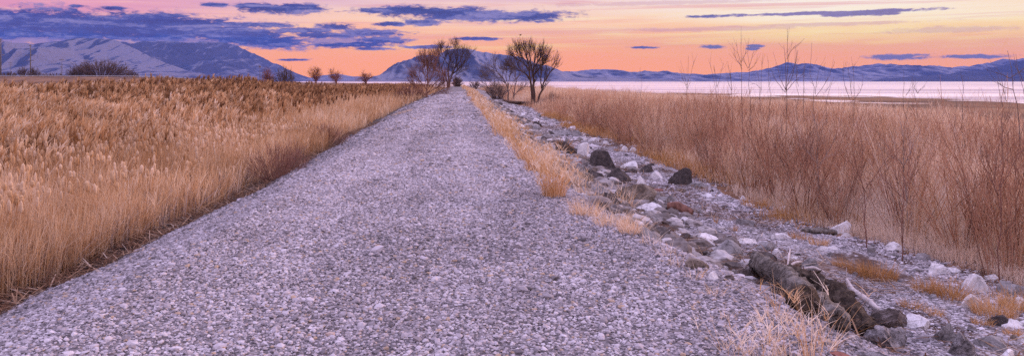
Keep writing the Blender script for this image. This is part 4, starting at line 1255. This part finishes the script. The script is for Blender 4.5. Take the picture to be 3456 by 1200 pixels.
# broken rubble packed between the larger rocks
rb = Soup()
X, Y = frustum(22000, 10, 110, lambda y: crest_right(y) + 0.55, lambda y: toe_right(y) + 1.5, 1.25)
u = (X - crest_right(Y)) / 3.6
k = (rng.random(len(X)) < (0.25 + 0.75 * smooth(11, 17, Y)) * (1 - smooth(0.55, 1.0, u))) & (fbm(X * 0.9, Y * 0.5, 3, 141) > 0.30)
X, Y = X[k], Y[k]
sz = np.minimum(0.06 * np.exp(rng.normal(0, 0.55, len(X))), 0.15) * (1 + Y / 55)
stones(rb, np.stack([X, Y, height(X, Y) + sz * 0.15], -1), sz, np.clip(rng.beta(1.3, 1.9, len(X)), 0, 1), ico1, icof1, 0.6, 0.13)
tag(rb.build('rubble', principled('rubble_stone', lambda t: (t.mix(t.sstep(t.noise(t.n('ShaderNodeNewGeometry').outputs['Position'], 14.0, 5), 0.35, 0.65),
    t.ramp(tint_of(t), [(0, (0.035, 0.028, 0.026)), (0.35, (0.12, 0.098, 0.09)), (0.7, (0.26, 0.23, 0.225)), (1, (0.50, 0.47, 0.48))]),
    t.ramp(tint_of(t), [(0, (0.08, 0.065, 0.06)), (0.5, (0.24, 0.21, 0.205)), (1, (0.64, 0.61, 0.63))])), None))), 'broken grey and dark rubble packed along the right bank', 'rubble', kind='stuff')

# smaller stones strewn about: copies of a few shapes
SM = {}
for kind in ('pale', 'grey', 'dark'):
    SM[kind] = [rock_mesh(1, random.uniform(0.6, 0.95), random.uniform(0.3, 0.55), 900 + i, ROCKMAT[kind], 8, 0.06, 3, name='stone') for i in range(6)]
LAB = {'pale': ('small pale stone strewn among the pebbles of the shore', 'small pale stones on the shore'), 'grey': ('small grey stone strewn over the bank and shore', 'small grey stones on the bank'),
       'dark': ('small dark stone strewn over the bank and shore', 'small dark stones on the bank')}
n = 0; tries = 0
while n < 296 and tries < 12000:
    tries += 1
    Y = 6 + 70 * random.random() ** 1.7
    a = float(crest_right(Y)) + 0.9; b = float(shore_edge(Y)) + 0.3
    X = a + (b - a) * random.random()
    if X / Y > 0.75 or any((X - hx) ** 2 + (Y - hy) ** 2 < (hw * 0.5) ** 2 for hx, hy, hw in HERO): continue
    u = (X - a) / (b - a)
    if random.random() > (1.0 if 0.0 < u < 0.5 and Y > 13 else 0.3): continue
    kind = random.choices(('pale', 'grey', 'dark'), (0.34, 0.38, 0.28))[0]
    s = random.choice((0.1, 0.14, 0.2, 0.32)) * random.uniform(0.7, 1.3) * (1 + Y / 60) * (1.25 if u < 0.5 and Y > 13 else 0.8)
    o = link('stone', random.choice(SM[kind]), loc=(X, Y, float(height(X, Y)) - 0.02 * s), rz=random.uniform(0, 6.28))
    o.scale = (s, s * random.uniform(0.7, 1.1), s * random.uniform(0.7, 1.2))
    tag(o, LAB[kind][0], 'stone', LAB[kind][1]); n += 1


# ------------------------------------------------------------------ logs and driftwood
def zpt(zoom, x, y, lift=0.0):
    ox, oy, sc = zoom
    X, Y, Z = at((ox + x / sc) * S, (oy + y / sc) * S)
    return np.array([X, Y, Z + lift])


def log_mesh(name, pts, radii, mat, seed, rough=0.12, sides=28, n=60, flat=1.0, splinters=0):
    pts = np.array(pts, float); radii = np.array(radii, float)
    d = np.concatenate([[0], np.cumsum(np.linalg.norm(np.diff(pts, axis=0), axis=1))])
    t = np.linspace(0, d[-1], n)
    P = np.stack([np.interp(t, d, pts[:, i]) for i in range(3)], -1)
    for _ in range(4): P[1:-1] = (P[:-2] + 2 * P[1:-1] + P[2:]) / 4
    R = np.interp(t, d, radii)
    org = P[0].copy(); P = P - org
    s = Soup(); tubes(s, P[None], R[None], sides, cap=False)
    v = s.v[0].reshape(n, sides, 3).astype(float)
    a = np.arange(sides) / sides * 2 * math.pi
    nz = (fbm(t[:, None] * 3.0 + 0 * a[None], 2 * np.cos(a)[None] + 0 * t[:, None], 4, seed) - 0.5) + (fbm(t[:, None] * 9.0 + 0 * a[None], 4 * np.sin(a)[None] + 0 * t[:, None], 3, seed + 5) - 0.5) * 0.6 + 0.5 * (fbm(t[:, None] * 1.2 + 0 * a[None], 9 * np.cos(a)[None] + 5 * np.sin(a)[None] + 0 * t[:, None], 3, seed + 8) - 0.5)
    v = P[:, None] + (v - P[:, None]) * (1 + rough * 3 * nz[..., None]) * np.array([1, 1, flat])
    # rounded broken ends: extra rings that close in
    e0 = P[0] + (v[0] - P[0]) * 0.55 - (P[1] - P[0]) * 0.9; e1 = P[-1] + (v[-1] - P[-1]) * 0.55 + (P[-1] - P[-2]) * 0.9
    vv = np.concatenate([v.reshape(-1, 3), e0, e1, [P[0] - (P[1] - P[0]) * 0.6], [P[-1] + (P[-1] - P[-2]) * 0.6]])
    j = np.arange(sides); j2 = (j + 1) % sides
    N = n * sides
    q = [s.q[0], np.stack([N + j, N + j2, j2, j], -1), np.stack([(n - 1) * sides + j, (n - 1) * sides + j2, N + sides + j2, N + sides + j], -1)]
    tr = np.concatenate([np.stack([0 * j + N + 2 * sides, N + j2, N + j], -1), np.stack([0 * j + N + 2 * sides + 1, N + sides + j, N + sides + j2], -1)])
    if splinters:
        r = np.random.default_rng(seed + 50); sp = Soup()
        for e, dr_ in ((0, P[0] - P[2]), (n - 1, P[-1] - P[-3])):
            dr_ = dr_ / np.linalg.norm(dr_)
            for _ in range(splinters):
                b = P[e] + (v[e, r.integers(0, sides)] - P[e]) * r.uniform(0.2, 0.9) - dr_ * 0.06
                L = R[e] * r.uniform(0.8, 2.4); w = R[e] * r.uniform(0.12, 0.3)
                d2 = dr_ + r.normal(0, 0.22, 3)
                tubes(sp, np.array([[b, b + d2 * L * 0.55, b + d2 * L]]), np.array([[w, w * 0.7, w * 0.08]]), 5, cap=True)
        for _ in range(splinters):
            k = r.integers(4, n - 4); w = R[k] * r.uniform(0.1, 0.22); j_ = r.integers(0, sides)
            b = P[k] + (v[k, j_] - P[k]) * 0.85; d2 = (v[k, j_] - P[k]) / R[k] * 0.6 + r.normal(0, 0.3, 3) + (P[k + 1] - P[k]) / np.linalg.norm(P[k + 1] - P[k]) * 0.8
            L = R[k] * r.uniform(0.6, 1.6)
            tubes(sp, np.array([[b, b + d2 * L * 0.5, b + d2 * L]]), np.array([[w, w * 0.8, w * 0.15]]), 5, cap=True)
        off = len(vv)
        vv = np.concatenate([vv] + sp.v)
        q += [x + off for x in sp.q]; tr = np.concatenate([tr] + [x + off for x in sp.t])
    return link(name, make_mesh(name, vv, quads=np.concatenate(q), tris=tr, smooth_shade=True, mat=mat), loc=org)


a = zpt(ZA, 640, 250); b = zpt(ZA, 1180, 680)
LR = 0.125
tag(log_mesh('log', [a + [-0.12, 0.25, LR * 1.5], a * 0.7 + b * 0.3 + [0, 0, LR * 1.1], a * 0.35 + b * 0.65 + [0.0, 0, LR * 0.9], b + [0.02, 0, LR * 0.75]], [LR * 1.0, LR * 1.02, LR * 0.9, LR * 0.85], M_LOG, 5, 0.27, splinters=9),
    'thick grey speckled log lying down the gravel bank', 'log')
a = zpt(ZA, 900, 290); b = zpt(ZA, 1420, 740)
tag(log_mesh('log', [a + [0, 0.3, 0.10], a * 0.6 + b * 0.4 + [0.05, 0.1, 0.15], a * 0.3 + b * 0.7 + [0.04, 0, 0.13], b + [0, 0, 0.08]], [0.09, 0.135, 0.14, 0.10], M_ROT, 9, 0.42, splinters=12),
    'dark rotten log with crumbling bark behind the grey log', 'log')
a = zpt(ZA, 800, 480); b = zpt(ZA, 960, 590)
tag(log_mesh('log', [a + [0, 0, 0.09], (a + b) / 2 + [0, 0, 0.11], b + [0, 0, 0.06]], [0.09, 0.13, 0.1], M_ROT, 19, 0.2), 'short mossy chunk of wood tucked under the grey log', 'log')
# bleached branch with upright stubs
dr = Soup()
pts = [zpt(ZA, 1262, 350, 0.16), zpt(ZA, 1310, 400, 0.10), zpt(ZA, 1390, 450, 0.08), zpt(ZA, 1460, 500, 0.08), zpt(ZA, 1520, 545, 0.07)]
tag(log_mesh('driftwood_branch', pts, [0.016, 0.028, 0.036, 0.034, 0.024], M_DRIFT, 23, 0.14, 14, 40), 'bleached crooked driftwood branch beside the dark rotten log', 'driftwood')
br = bpy.data.objects['driftwood_branch']
st = Soup()
o0 = np.array(br.location)
for p, dv, L, r in ((pts[0], (-0.12, 0.05, 1), 0.16, 0.009), (pts[2], (-0.1, 0, 1), 0.14, 0.008), (pts[2] + [0.05, 0, 0], (0.3, 0, 1), 0.09, 0.006), (pts[3], (0.5, 0.1, 0.7), 0.08, 0.006)):
    dv = np.array(dv) / np.linalg.norm(dv)
    P = np.array([p - o0, p - o0 + dv * L * 0.5, p - o0 + dv * L + [0.02, 0, 0]])
    tubes(st, P[None], np.array([[r, r * 0.8, r * 0.3]]), 6, cap=True)
st.build('stub', M_DRIFT, br)
for i, (p0, p1, r, lab) in enumerate((((790, 60), (765, 170), 0.018, 'bleached forked stick standing up behind the grey log'), ((735, 190), (945, 140), 0.022, 'bleached split stick lying behind the grey log'),
                                      ((885, 195), (1085, 225), 0.02, 'tan stick lying along the top of the dark rotten log'))):
    A = zpt(ZA, *p0, 0.06 if i else 0.12); B = zpt(ZA, *p1, 0.05)
    tag(log_mesh('stick', [A, (A + B) / 2 + [0, 0, 0.05], B], [r * 0.5, r, r * 0.6], M_DRIFT, 31 + i, 0.15, 10, 20), lab, 'driftwood', 'sticks behind the logs')
A = zpt(Z5, 1295, 740, 0.10); B = zpt(Z5, 1545, 800, 0.06)
tag(log_mesh('log', [A, A * 0.6 + B * 0.4 + [0, 0, 0.06], B], [0.08, 0.11, 0.09], M_RUSTLOG, 41, 0.12), 'curved red brown log lying on the shore below the brown boulder', 'log')
A = zpt(Z7, 680, 455, 0.03); B = zpt(Z7, 1000, 475, 0.04)
tag(log_mesh('plank', [A, (A + B) / 2 + [0, 0, 0.02], B], [0.10, 0.13, 0.12], M_LOG, 43, 0.1, 16, 30, 0.45), 'weathered grey plank lying against the white round boulder', 'plank')


# ------------------------------------------------------------------ grass tufts, each a thing
def tuft(X, Y, h, spread, n, label, tone=0.6, seedheads=0.0, group='dry grass tufts along the path edge', lean=0.25, name='grass_tuft'):
    s = Soup()
    a = rng.uniform(0, 2 * math.pi, n); q = spread * np.sqrt(rng.random(n)) * 0.8
    x = q * np.cos(a); y = q * np.sin(a)
    z0 = float(height(X, Y))
    z = height(X + x, Y + y) - z0 - 0.01
    tn = np.clip(rng.normal(tone, 0.15, n), 0, 1)
    hh = h * rng.uniform(0.35, 1.05, n)
    w = 0.0016 + 0.00036 * Y
    tip = blades(s, np.stack([x, y, z], -1), hh, w, np.abs(rng.normal(lean * 0.6, lean * 0.6, n)), a + rng.normal(0, 0.8, n), rng.uniform(0.0, 0.5, n), tn, 4, 0.85)
    if seedheads > 0:
        k = rng.random(n) < seedheads
        for _ in range(4):
            tp = tip[k] - np.stack([0 * tip[k][:, 0]] * 2 + [0.08 * h * rng.random(k.sum())], -1)
            blades(s, tp, rng.uniform(0.05, 0.13, k.sum()), w * 1.5, rng.uniform(0.2, 0.9, k.sum()), rng.uniform(-3.14, 3.14, k.sum()), rng.uniform(0, 0.8, k.sum()), np.clip(tn[k] + 0.12, 0, 1), 2, 0.6)
    o = link(name, s.mesh(name, M_GRASS), loc=(X, Y, z0))
    tag(o, label, 'grass', group)


def tuft_px(x, y, hpx, wpx, n, label, **k):
    """x, y: foot of the tuft in the 2575 px wide view of the photograph"""
    X, Y, Z = at(x * Q, y * Q)
    tuft(X, Y, hpx * Q * Y / F, wpx * Q * Y / F / 2, n, label, **k)


tuft_px(1392, 492, 105, 70, 300, 'tall thick golden tuft at the bend of the path edge', tone=0.66, seedheads=0.3)
tuft_px(1350, 430, 75, 70, 240, 'golden tuft just behind the thickest one on the path edge', tone=0.66, seedheads=0.3)
tuft_px(1325, 405, 55, 60, 190, 'greenish based tuft on the path edge', tone=0.5)
tuft_px(1420, 388, 50, 40, 200, 'brown upright tuft beside the half hidden dark rock', tone=0.4)
tuft_px(1470, 540, 55, 90, 240, 'pale sprawling tuft below the thick golden one', tone=0.82, lean=0.6)
tuft_px(1540, 565, 55, 110, 250, 'pale straw tuft spilling over the gravel lip', tone=0.84, lean=0.7)
tuft_px(1590, 585, 45, 80, 320, 'lowest pale straw tuft on the gravel lip', tone=0.8, lean=0.7)
tuft_px(1560, 520, 75, 80, 90, 'thin grey weed stalks among the bank rocks', tone=0.75, lean=0.5)
tuft_px(2040, 905, 210, 60, 34, 'tallest loose spray of golden stalks at the bottom edge', tone=0.66, seedheads=0.5, lean=0.16)
tuft_px(1990, 905, 115, 90, 34, 'pale straw clump at the bottom edge left of the tall stalks', tone=0.9, lean=0.45, seedheads=0.4)
tuft_px(1910, 900, 95, 110, 38, 'pale sprawling straw clump at the bottom edge', tone=0.92, lean=0.55, seedheads=0.4)
tuft_px(1850, 890, 105, 90, 30, 'thin straw sprays on the gravel slope near the bottom edge', tone=0.85, lean=0.5, seedheads=0.4)
tuft_px(1950, 800, 110, 60, 22, 'few bent stalks in front of the grey log', tone=0.7, lean=0.7)
tuft_px(2080, 880, 150, 70, 20, 'few bent straws right of the tall stalks', tone=0.75, lean=0.6)
tuft_px(2205, 700, 50, 110, 420, 'rounded orange tuft in the middle of the shore', tone=0.42)
tuft_px(2160, 690, 30, 70, 200, 'low orange tuft left of the rounded one on the shore', tone=0.4)
tuft_px(2385, 745, 55, 110, 330, 'orange grass left of the triangular white rock', tone=0.42, lean=0.45)
tuft_px(2330, 730, 40, 80, 240, 'low orange grass by the double humped rock', tone=0.4, lean=0.45)
tuft_px(2500, 790, 65, 120, 430, 'golden dry grass below the smooth white rock at right', tone=0.6, lean=0.45)
tuft_px(2550, 775, 55, 90, 280, 'golden dry grass near the right edge', tone=0.6, lean=0.45)
tuft_px(1900, 520, 28, 90, 240, 'low orange strip of grass up the shore', tone=0.42)
tuft_px(1960, 548, 28, 90, 240, 'orange strip of grass beside the white rock up the shore', tone=0.42)
tuft_px(1850, 580, 22, 12, 22, 'single golden stalk left in the middle of the shore', tone=0.5, lean=0.1)
tuft_px(1800, 560, 24, 10, 22, 'single orange stalk on the drift line of the shore', tone=0.42, lean=0.1)
tuft_px(1850, 412, 22, 90, 220, 'golden grass patch right of the two white blocks', tone=0.5)
tuft_px(1690, 400, 20, 90, 220, 'golden grass patch by the line of white stones', tone=0.55)
for (x_, y_) in ((1635, 612), (1680, 640), (1710, 668), (1745, 700), (1800, 740), (1830, 800)):
    tuft_px(x_, y_, 42, 60, 26, 'wispy straw sprig on the gravel lip above the logs', tone=0.85, lean=0.6, group='wispy straw sprigs on the gravel lip')
for (x_, y_, w_) in ((2120, 668, 60), (2290, 770, 70), (2440, 720, 70), (2470, 815, 60), (2010, 600, 70), (2060, 615, 60), (2350, 790, 50), (2545, 840, 50)):
    tuft_px(x_, y_, 26, w_, 130, 'low rusty grass tuft among the pebbles of the shore', tone=random.uniform(0.38, 0.6), lean=0.5, group='low rusty tufts on the shore')
i = 0
for Y in np.concatenate([np.arange(13.8, 40, 1.0), np.arange(40, 120, 3.0), np.arange(120, 300, 9)]):
    X = float(crest_right(Y)) + random.uniform(0.15, 0.75) * (1 + Y / 140)
    tuft(X, float(Y), random.uniform(0.32, 0.62) * (1 + 0.2 * (Y > 25)), 0.34 + Y * 0.008, 80 if Y < 60 else 100, 'golden dry grass tuft in the row along the right path edge', tone=random.uniform(0.5, 0.85), seedheads=0.2, lean=0.35, group='row of grass tufts along the right path edge')
for Y in np.arange(19, 90, 2.6):
    X = float(crest_right(Y)) + random.uniform(1.0, 2.3)
    tuft(X, float(Y), random.uniform(0.25, 0.5), 0.25 + Y * 0.006, 110, 'sparse straw tuft on the bank below the path edge', tone=random.uniform(0.55, 0.85), lean=0.45, group='straw tufts on the right bank')
tuft_px(1010, 285, 8, 60, 160, 'low straw tuft on the left shoulder of the path', tone=0.85, lean=0.6)

# a bird above the tall tree
bd = Soup()
t_ = np.linspace(-1, 1, 7)
tubes(bd, np.stack([t_ * 0.16, 0 * t_, 0.02 * t_], -1)[None], (np.sqrt(np.maximum(1 - t_ ** 2, 0.02)) * 0.05)[None], 8)
for sy in (-1, 1):
    bd.add([(0.06, 0, 0.03), (-0.05, 0, 0.03), (-0.06, sy * 0.16, 0.13), (0.04, sy * 0.17, 0.13), (-0.08, sy * 0.34, 0.09), (-0.04, sy * 0.34, 0.09),
            (0.06, 0, 0.018), (-0.05, 0, 0.018), (-0.06, sy * 0.16, 0.12), (0.04, sy * 0.17, 0.12), (-0.08, sy * 0.34, 0.082), (-0.04, sy * 0.34, 0.082)],
           q=[[0, 1, 2, 3], [3, 2, 4, 5], [6, 9, 8, 7], [9, 11, 10, 8], [0, 3, 9, 6], [3, 5, 11, 9], [1, 7, 8, 2], [2, 8, 10, 4], [4, 10, 11, 5]])
tag(bd.build('bird', M_BARK, loc=(7.18, 97, 7.25), rz=0.6), 'tiny dark bird above the top of the tall round tree', 'bird')


# ------------------------------------------------------------------ sky
def build_world():
    w = bpy.data.worlds.new('World'); SC.world = w; w.use_nodes = True
    t = NT(w.node_tree)
    out = t.n('ShaderNodeOutputWorld')
    d = t.n('ShaderNodeTexCoord').outputs['Generated']
    sp = t.n('ShaderNodeSeparateXYZ', {0: d})
    x, y, z = sp.outputs
    az = t.math('DEGREES', t.math('ARCTAN2', x, y))
    hyp = t.math('SQRT', t.math('ADD', t.math('MULTIPLY', x, x), t.math('MULTIPLY', y, y)))
    el = t.math('DEGREES', t.math('ARCTAN2', z, hyp))
    vec = t.n('ShaderNodeCombineXYZ', {0: az, 1: el, 2: 0.0}).outputs[0]
    st = t.noise(t.vec('MULTIPLY', vec, (0.055, 0.75, 1)), 1.0, 6, 0.6, 0.6)
    st2 = t.noise(t.vec('MULTIPLY', vec, (0.11, 1.9, 1)), 1.0, 5, 0.6, 0.4)
    warp = t.math('ADD', t.math('MULTIPLY', t.math('SUBTRACT', st, 0.5), 4.4), t.math('MULTIPLY', t.math('SUBTRACT', st2, 0.5), 1.3))
    amp = t.sstep(el, 0.3, 3.5)
    e2 = t.math('ADD', el, t.math('MULTIPLY', warp, amp))
    f = t.math('DIVIDE', e2, 6.0, clamp=True)
    L = lambda c: tuple(lin(c))
    left = t.ramp(f, [(0.0, L((255, 158, 128))), (0.32, L((254, 166, 138))), (0.48, L((250, 180, 162))), (0.62, L((248, 190, 182))), (0.76, L((236, 166, 190))), (0.9, L((222, 148, 186))), (1.0, L((212, 146, 192)))])
    mid = t.ramp(f, [(0.0, L((255, 156, 122))), (0.28, L((255, 162, 134))), (0.42, L((253, 172, 146))), (0.56, L((255, 188, 156))), (0.68, L((255, 208, 178))), (0.84, L((250, 216, 202))), (1.0, L((236, 198, 204)))])
    right = t.ramp(f, [(0.0, L((255, 158, 134))), (0.24, L((250, 164, 148))), (0.38, L((247, 174, 156))), (0.46, L((254, 202, 162))), (0.58, L((255, 222, 178))), (0.7, L((255, 236, 212))), (0.84, L((255, 248, 236))), (1.0, L((255, 246, 244)))])
    sky = t.mix(t.sstep(az, -26, -6), left, mid)
    sky = t.mix(t.sstep(az, 2, 24), sky, right)
    sk = t.noise(t.vec('MULTIPLY', vec, (0.045, 2.3, 1)), 1.0, 7, 0.62, 0.5)
    sk2 = t.noise(t.vec('ADD', t.vec('MULTIPLY', vec, (0.06, 1.5, 1)), (7.0, 3.0, 0.0)), 1.0, 6, 0.6, 0.5)
    hi = t.sstep(el, 1.6, 3.2)
    scol = t.mix(t.sstep(az, -14, 2), L((214, 150, 190)), L((232, 164, 168)))
    sky = t.mix(t.math('MULTIPLY', t.math('MULTIPLY', t.sstep(sk, 0.50, 0.66), hi), 0.62), sky, scol)
    sky = t.mix(t.math('MULTIPLY', t.math('MULTIPLY', t.sstep(sk2, 0.52, 0.68), hi), 0.55), sky, t.mix(t.sstep(az, -14, 2), L((255, 205, 190)), L((255, 238, 205))))
    # the low sky is seen through the most air, so its own colour is the purest
    sky = t.mix(1.0, sky, t.ramp(t.math('DIVIDE', el, 8.0, clamp=True), [(0.0, (1.42, 1.40, 0.20)), (0.3, (1.36, 1.32, 0.38)), (0.5, (1.26, 1.16, 0.82)), (0.75, (1.12, 1.04, 1.0)), (1.0, (1.08, 1.03, 1.0))]), 'MULTIPLY')
    # above the picture: cream thinning to violet blue overhead; blue violet dusk behind the viewer
    up = t.ramp(t.math('DIVIDE', el, 90.0, clamp=True), [(0.0, (1.25, 0.92, 1.05)), (0.15, (1.25, 0.97, 1.2)), (0.35, (1.05, 0.92, 1.45)), (0.7, (1.45, 1.26, 1.92)), (1.0, (1.55, 1.36, 2.04))])
    sky = t.mix(t.sstep(el, 8, 26), sky, up)
    back = t.ramp(t.math('DIVIDE', el, 90.0, clamp=True), [(0.0, (0.7, 0.58, 0.9)), (0.12, (1.15, 0.8, 0.9)), (0.3, (1.05, 0.9, 1.25)), (0.7, (1.45, 1.26, 1.92)), (1.0, (1.55, 1.36, 2.04))])
    away = t.sstep(t.math('ABSOLUTE', t.math('SUBTRACT', az, 25.0)), 75, 130)
    sky = t.mix(away, sky, back)
    # clouds: each an ellipse of the sky, broken up by noise (x, y, half width, half height in the 2575 px view)
    C = [(120, 58, 340, 42), (330, 68, 300, 40), (60, 44, 230, 26), (520, 80, 250, 28), (600, 62, 160, 9), (760, 76, 120, 8), (350, 42, 60, 7), (430, 40, 50, 6), (200, 88, 420, 14), (470, 62, 130, 22), (620, 96, 150, 16), (690, 106, 90, 18), (840, 68, 55, 11), (925, 82, 110, 11), (965, 100, 75, 10),
         (820, 88, 90, 8), (890, 112, 100, 8), (722, 22, 118, 15), (640, 15, 60, 7), (540, 12, 36, 6), (197, 15, 28, 5), (285, 20, 34, 6),
         (1055, 28, 160, 14), (1165, 37, 170, 17), (1290, 41, 145, 17), (960, 25, 70, 7), (1062, 56, 48, 9), (985, 60, 42, 6), (1205, 97, 62, 5), (735, 150, 48, 4), (1080, 118, 60, 5), (930, 122, 60, 5),
         (2050, 33, 310, 5), (2150, 35, 100, 6), (1790, 118, 34, 6), (1892, 122, 16, 4), (2250, 142, 98, 8), (2440, 142, 92, 6), (1620, 119, 40, 4), (1900, 115, 20, 4)]
    nz = t.noise(t.vec('MULTIPLY', vec, (0.42, 1.5, 1)), 1.0, 7, 0.62, 0.5)
    acc = None
    for cx, cy, hw, hh in C:
        pxx, pyy = cx * Q, cy * Q
        a = math.degrees(math.atan2(pxx - VX, F)); e = math.degrees(math.atan2((VY - pyy) / F * math.cos(math.radians(a)), 1))
        hw_ = hw * Q / F * 57.3 * math.cos(math.radians(a)) ** 2; hh_ = hh * Q / F * 57.3 * math.cos(math.radians(a))
        v = t.vec('MULTIPLY', t.vec('SUBTRACT', vec, (a, e, 0)), (1 / hw_, 1 / hh_, 0))
        ln = t.vec('LENGTH', v)
        acc = ln if acc is None else t.math('SMOOTH_MIN', acc, ln, 0.25)
    nzf = t.noise(t.vec('MULTIPLY', vec, (1.6, 4.5, 1)), 1.0, 5, 0.65, 0.6)
    brk = t.math('ADD', t.math('MULTIPLY', t.math('SUBTRACT', nz, 0.5), 1.9), t.math('MULTIPLY', t.math('SUBTRACT', nzf, 0.5), 1.5))
    dens = t.math('ADD', t.math('SUBTRACT', 1.0, acc), brk)
    acc2 = None
    for cx, cy, hw, hh in [(180, 100, 340, 22), (470, 104, 200, 18), (690, 108, 105, 20), (40, 108, 70, 8), (880, 105, 150, 14), (1150, 150, 80, 5), (1650, 8, 300, 6), (2100, 60, 260, 5), (2380, 74, 160, 9), (1800, 72, 200, 7)]:
        pxx, pyy = cx * Q, cy * Q
        a = math.degrees(math.atan2(pxx - VX, F)); e = math.degrees(math.atan2((VY - pyy) / F * math.cos(math.radians(a)), 1))
        v = t.vec('MULTIPLY', t.vec('SUBTRACT', vec, (a, e, 0)), (1 / (hw * Q / F * 57.3 * math.cos(math.radians(a)) ** 2), 1 / (hh * Q / F * 57.3 * math.cos(math.radians(a))), 0))
        ln = t.vec('LENGTH', v)
        acc2 = ln if acc2 is None else t.math('SMOOTH_MIN', acc2, ln, 0.25)
    veil = t.math('MULTIPLY', t.sstep(t.math('ADD', t.math('SUBTRACT', 1.0, acc2), t.math('MULTIPLY', brk, 0.9)), -0.2, 0.5), 0.8)
    vcol = t.mix(t.sstep(az, -12, 6), L((132, 124, 182)), L((215, 150, 165)))
    sky = t.mix(t.math('MULTIPLY', veil, t.mix(t.sstep(az, -8, 4), (1, 1, 1), (0.5, 0.5, 0.5))), sky, vcol)
    mask = t.sstep(dens, -0.22, 0.34)
    nz2 = t.noise(t.vec('MULTIPLY', vec, (0.16, 1.7, 1)), 1.0, 6, 0.62, 0.5)
    ccol = t.ramp(t.sstep(t.math('ADD', t.math('MULTIPLY', nz2, 0.68), t.math('MULTIPLY', nzf, 0.32)), 0.36, 0.64), [(0, L((8, 38, 112))), (0.5, L((40, 66, 142))), (1, L((140, 132, 184)))])
    ccol = t.mix(t.math('MULTIPLY', t.sstep(az, 14, 22), 0.8), ccol, L((146, 124, 160)))
    ccol = t.mix(t.math('MULTIPLY', t.math('MULTIPLY', t.sstep(az, 10, 16), t.sstep(el, 4.0, 2.8)), 0.85), ccol, L((112, 112, 152)))
    ccol = t.mix(t.math('MULTIPLY', t.sstep(dens, 0.45, 0.0), 0.4), ccol, L((190, 150, 185)))
    sky = t.mix(t.math('MULTIPLY', mask, 0.95), sky, ccol)
    sky = t.mix(t.sstep(el, 0.0, -1.5), sky, L((150, 110, 110)))
    bg = t.n('ShaderNodeBackground', {'Color': sky, 'Strength': 1.0})
    # the clear twilight air itself
    ns = t.n('ShaderNodeTexSky', sky_type='NISHITA', sun_disc=False, sun_elevation=math.radians(2.0), sun_rotation=math.radians(60.0))
    bg2 = t.n('ShaderNodeBackground', {'Color': ns.outputs[0], 'Strength': 0.0})
    t.put(out.inputs[0], bg)
    w.cycles.sampling_method = 'MANUAL'; w.cycles.sample_map_resolution = 1024


hm, ht, hout = material('thin_air')
ht.put(hout.inputs['Volume'], ht.n('ShaderNodeVolumePrincipled', {'Color': (0.17, 0.31, 1.0), 'Density': 2.8e-5, 'Anisotropy': 0.0}))
hz = Soup(); box_into(hz, (0, 7250, 398), (36000, 15500, 804))
hzo = link('haze', make_mesh('haze', hz.v[0], quads=hz.q[0], mat=hm)); hzo['kind'] = 'stuff'

build_world()
sun = bpy.data.lights.new('sun', 'SUN'); sun.energy = 2.5; sun.angle = math.radians(14); sun.color = (1.0, 0.55, 0.32)
so = bpy.data.objects.new('sun', sun); COL.objects.link(so)
SAZ, SEL = math.radians(62), math.radians(12)
from mathutils import Vector
dv = Vector((math.sin(SAZ) * math.cos(SEL), math.cos(SAZ) * math.cos(SEL), math.sin(SEL)))
so.rotation_euler = dv.to_track_quat('Z', 'Y').to_euler()

# ------------------------------------------------------------------ camera
cam = bpy.data.cameras.new('camera'); co = bpy.data.objects.new('camera', cam); COL.objects.link(co)
co.location = (0, 0, CAMZ); co.rotation_euler = (math.radians(90), 0, 0)
cam.sensor_width = 36; cam.lens = 36 * F / 1024
cam.shift_x = (512 - VX) / 1024; cam.shift_y = -(177.5 - VY) / 1024
cam.clip_start = 0.1; cam.clip_end = 60000
SC.camera = co
SC.view_settings.view_transform = 'Standard'; SC.view_settings.look = 'None'
SC.view_settings.exposure = 0; SC.view_settings.gamma = 1
SC.cycles.use_denoising = False
SC.cycles.max_bounces = 6
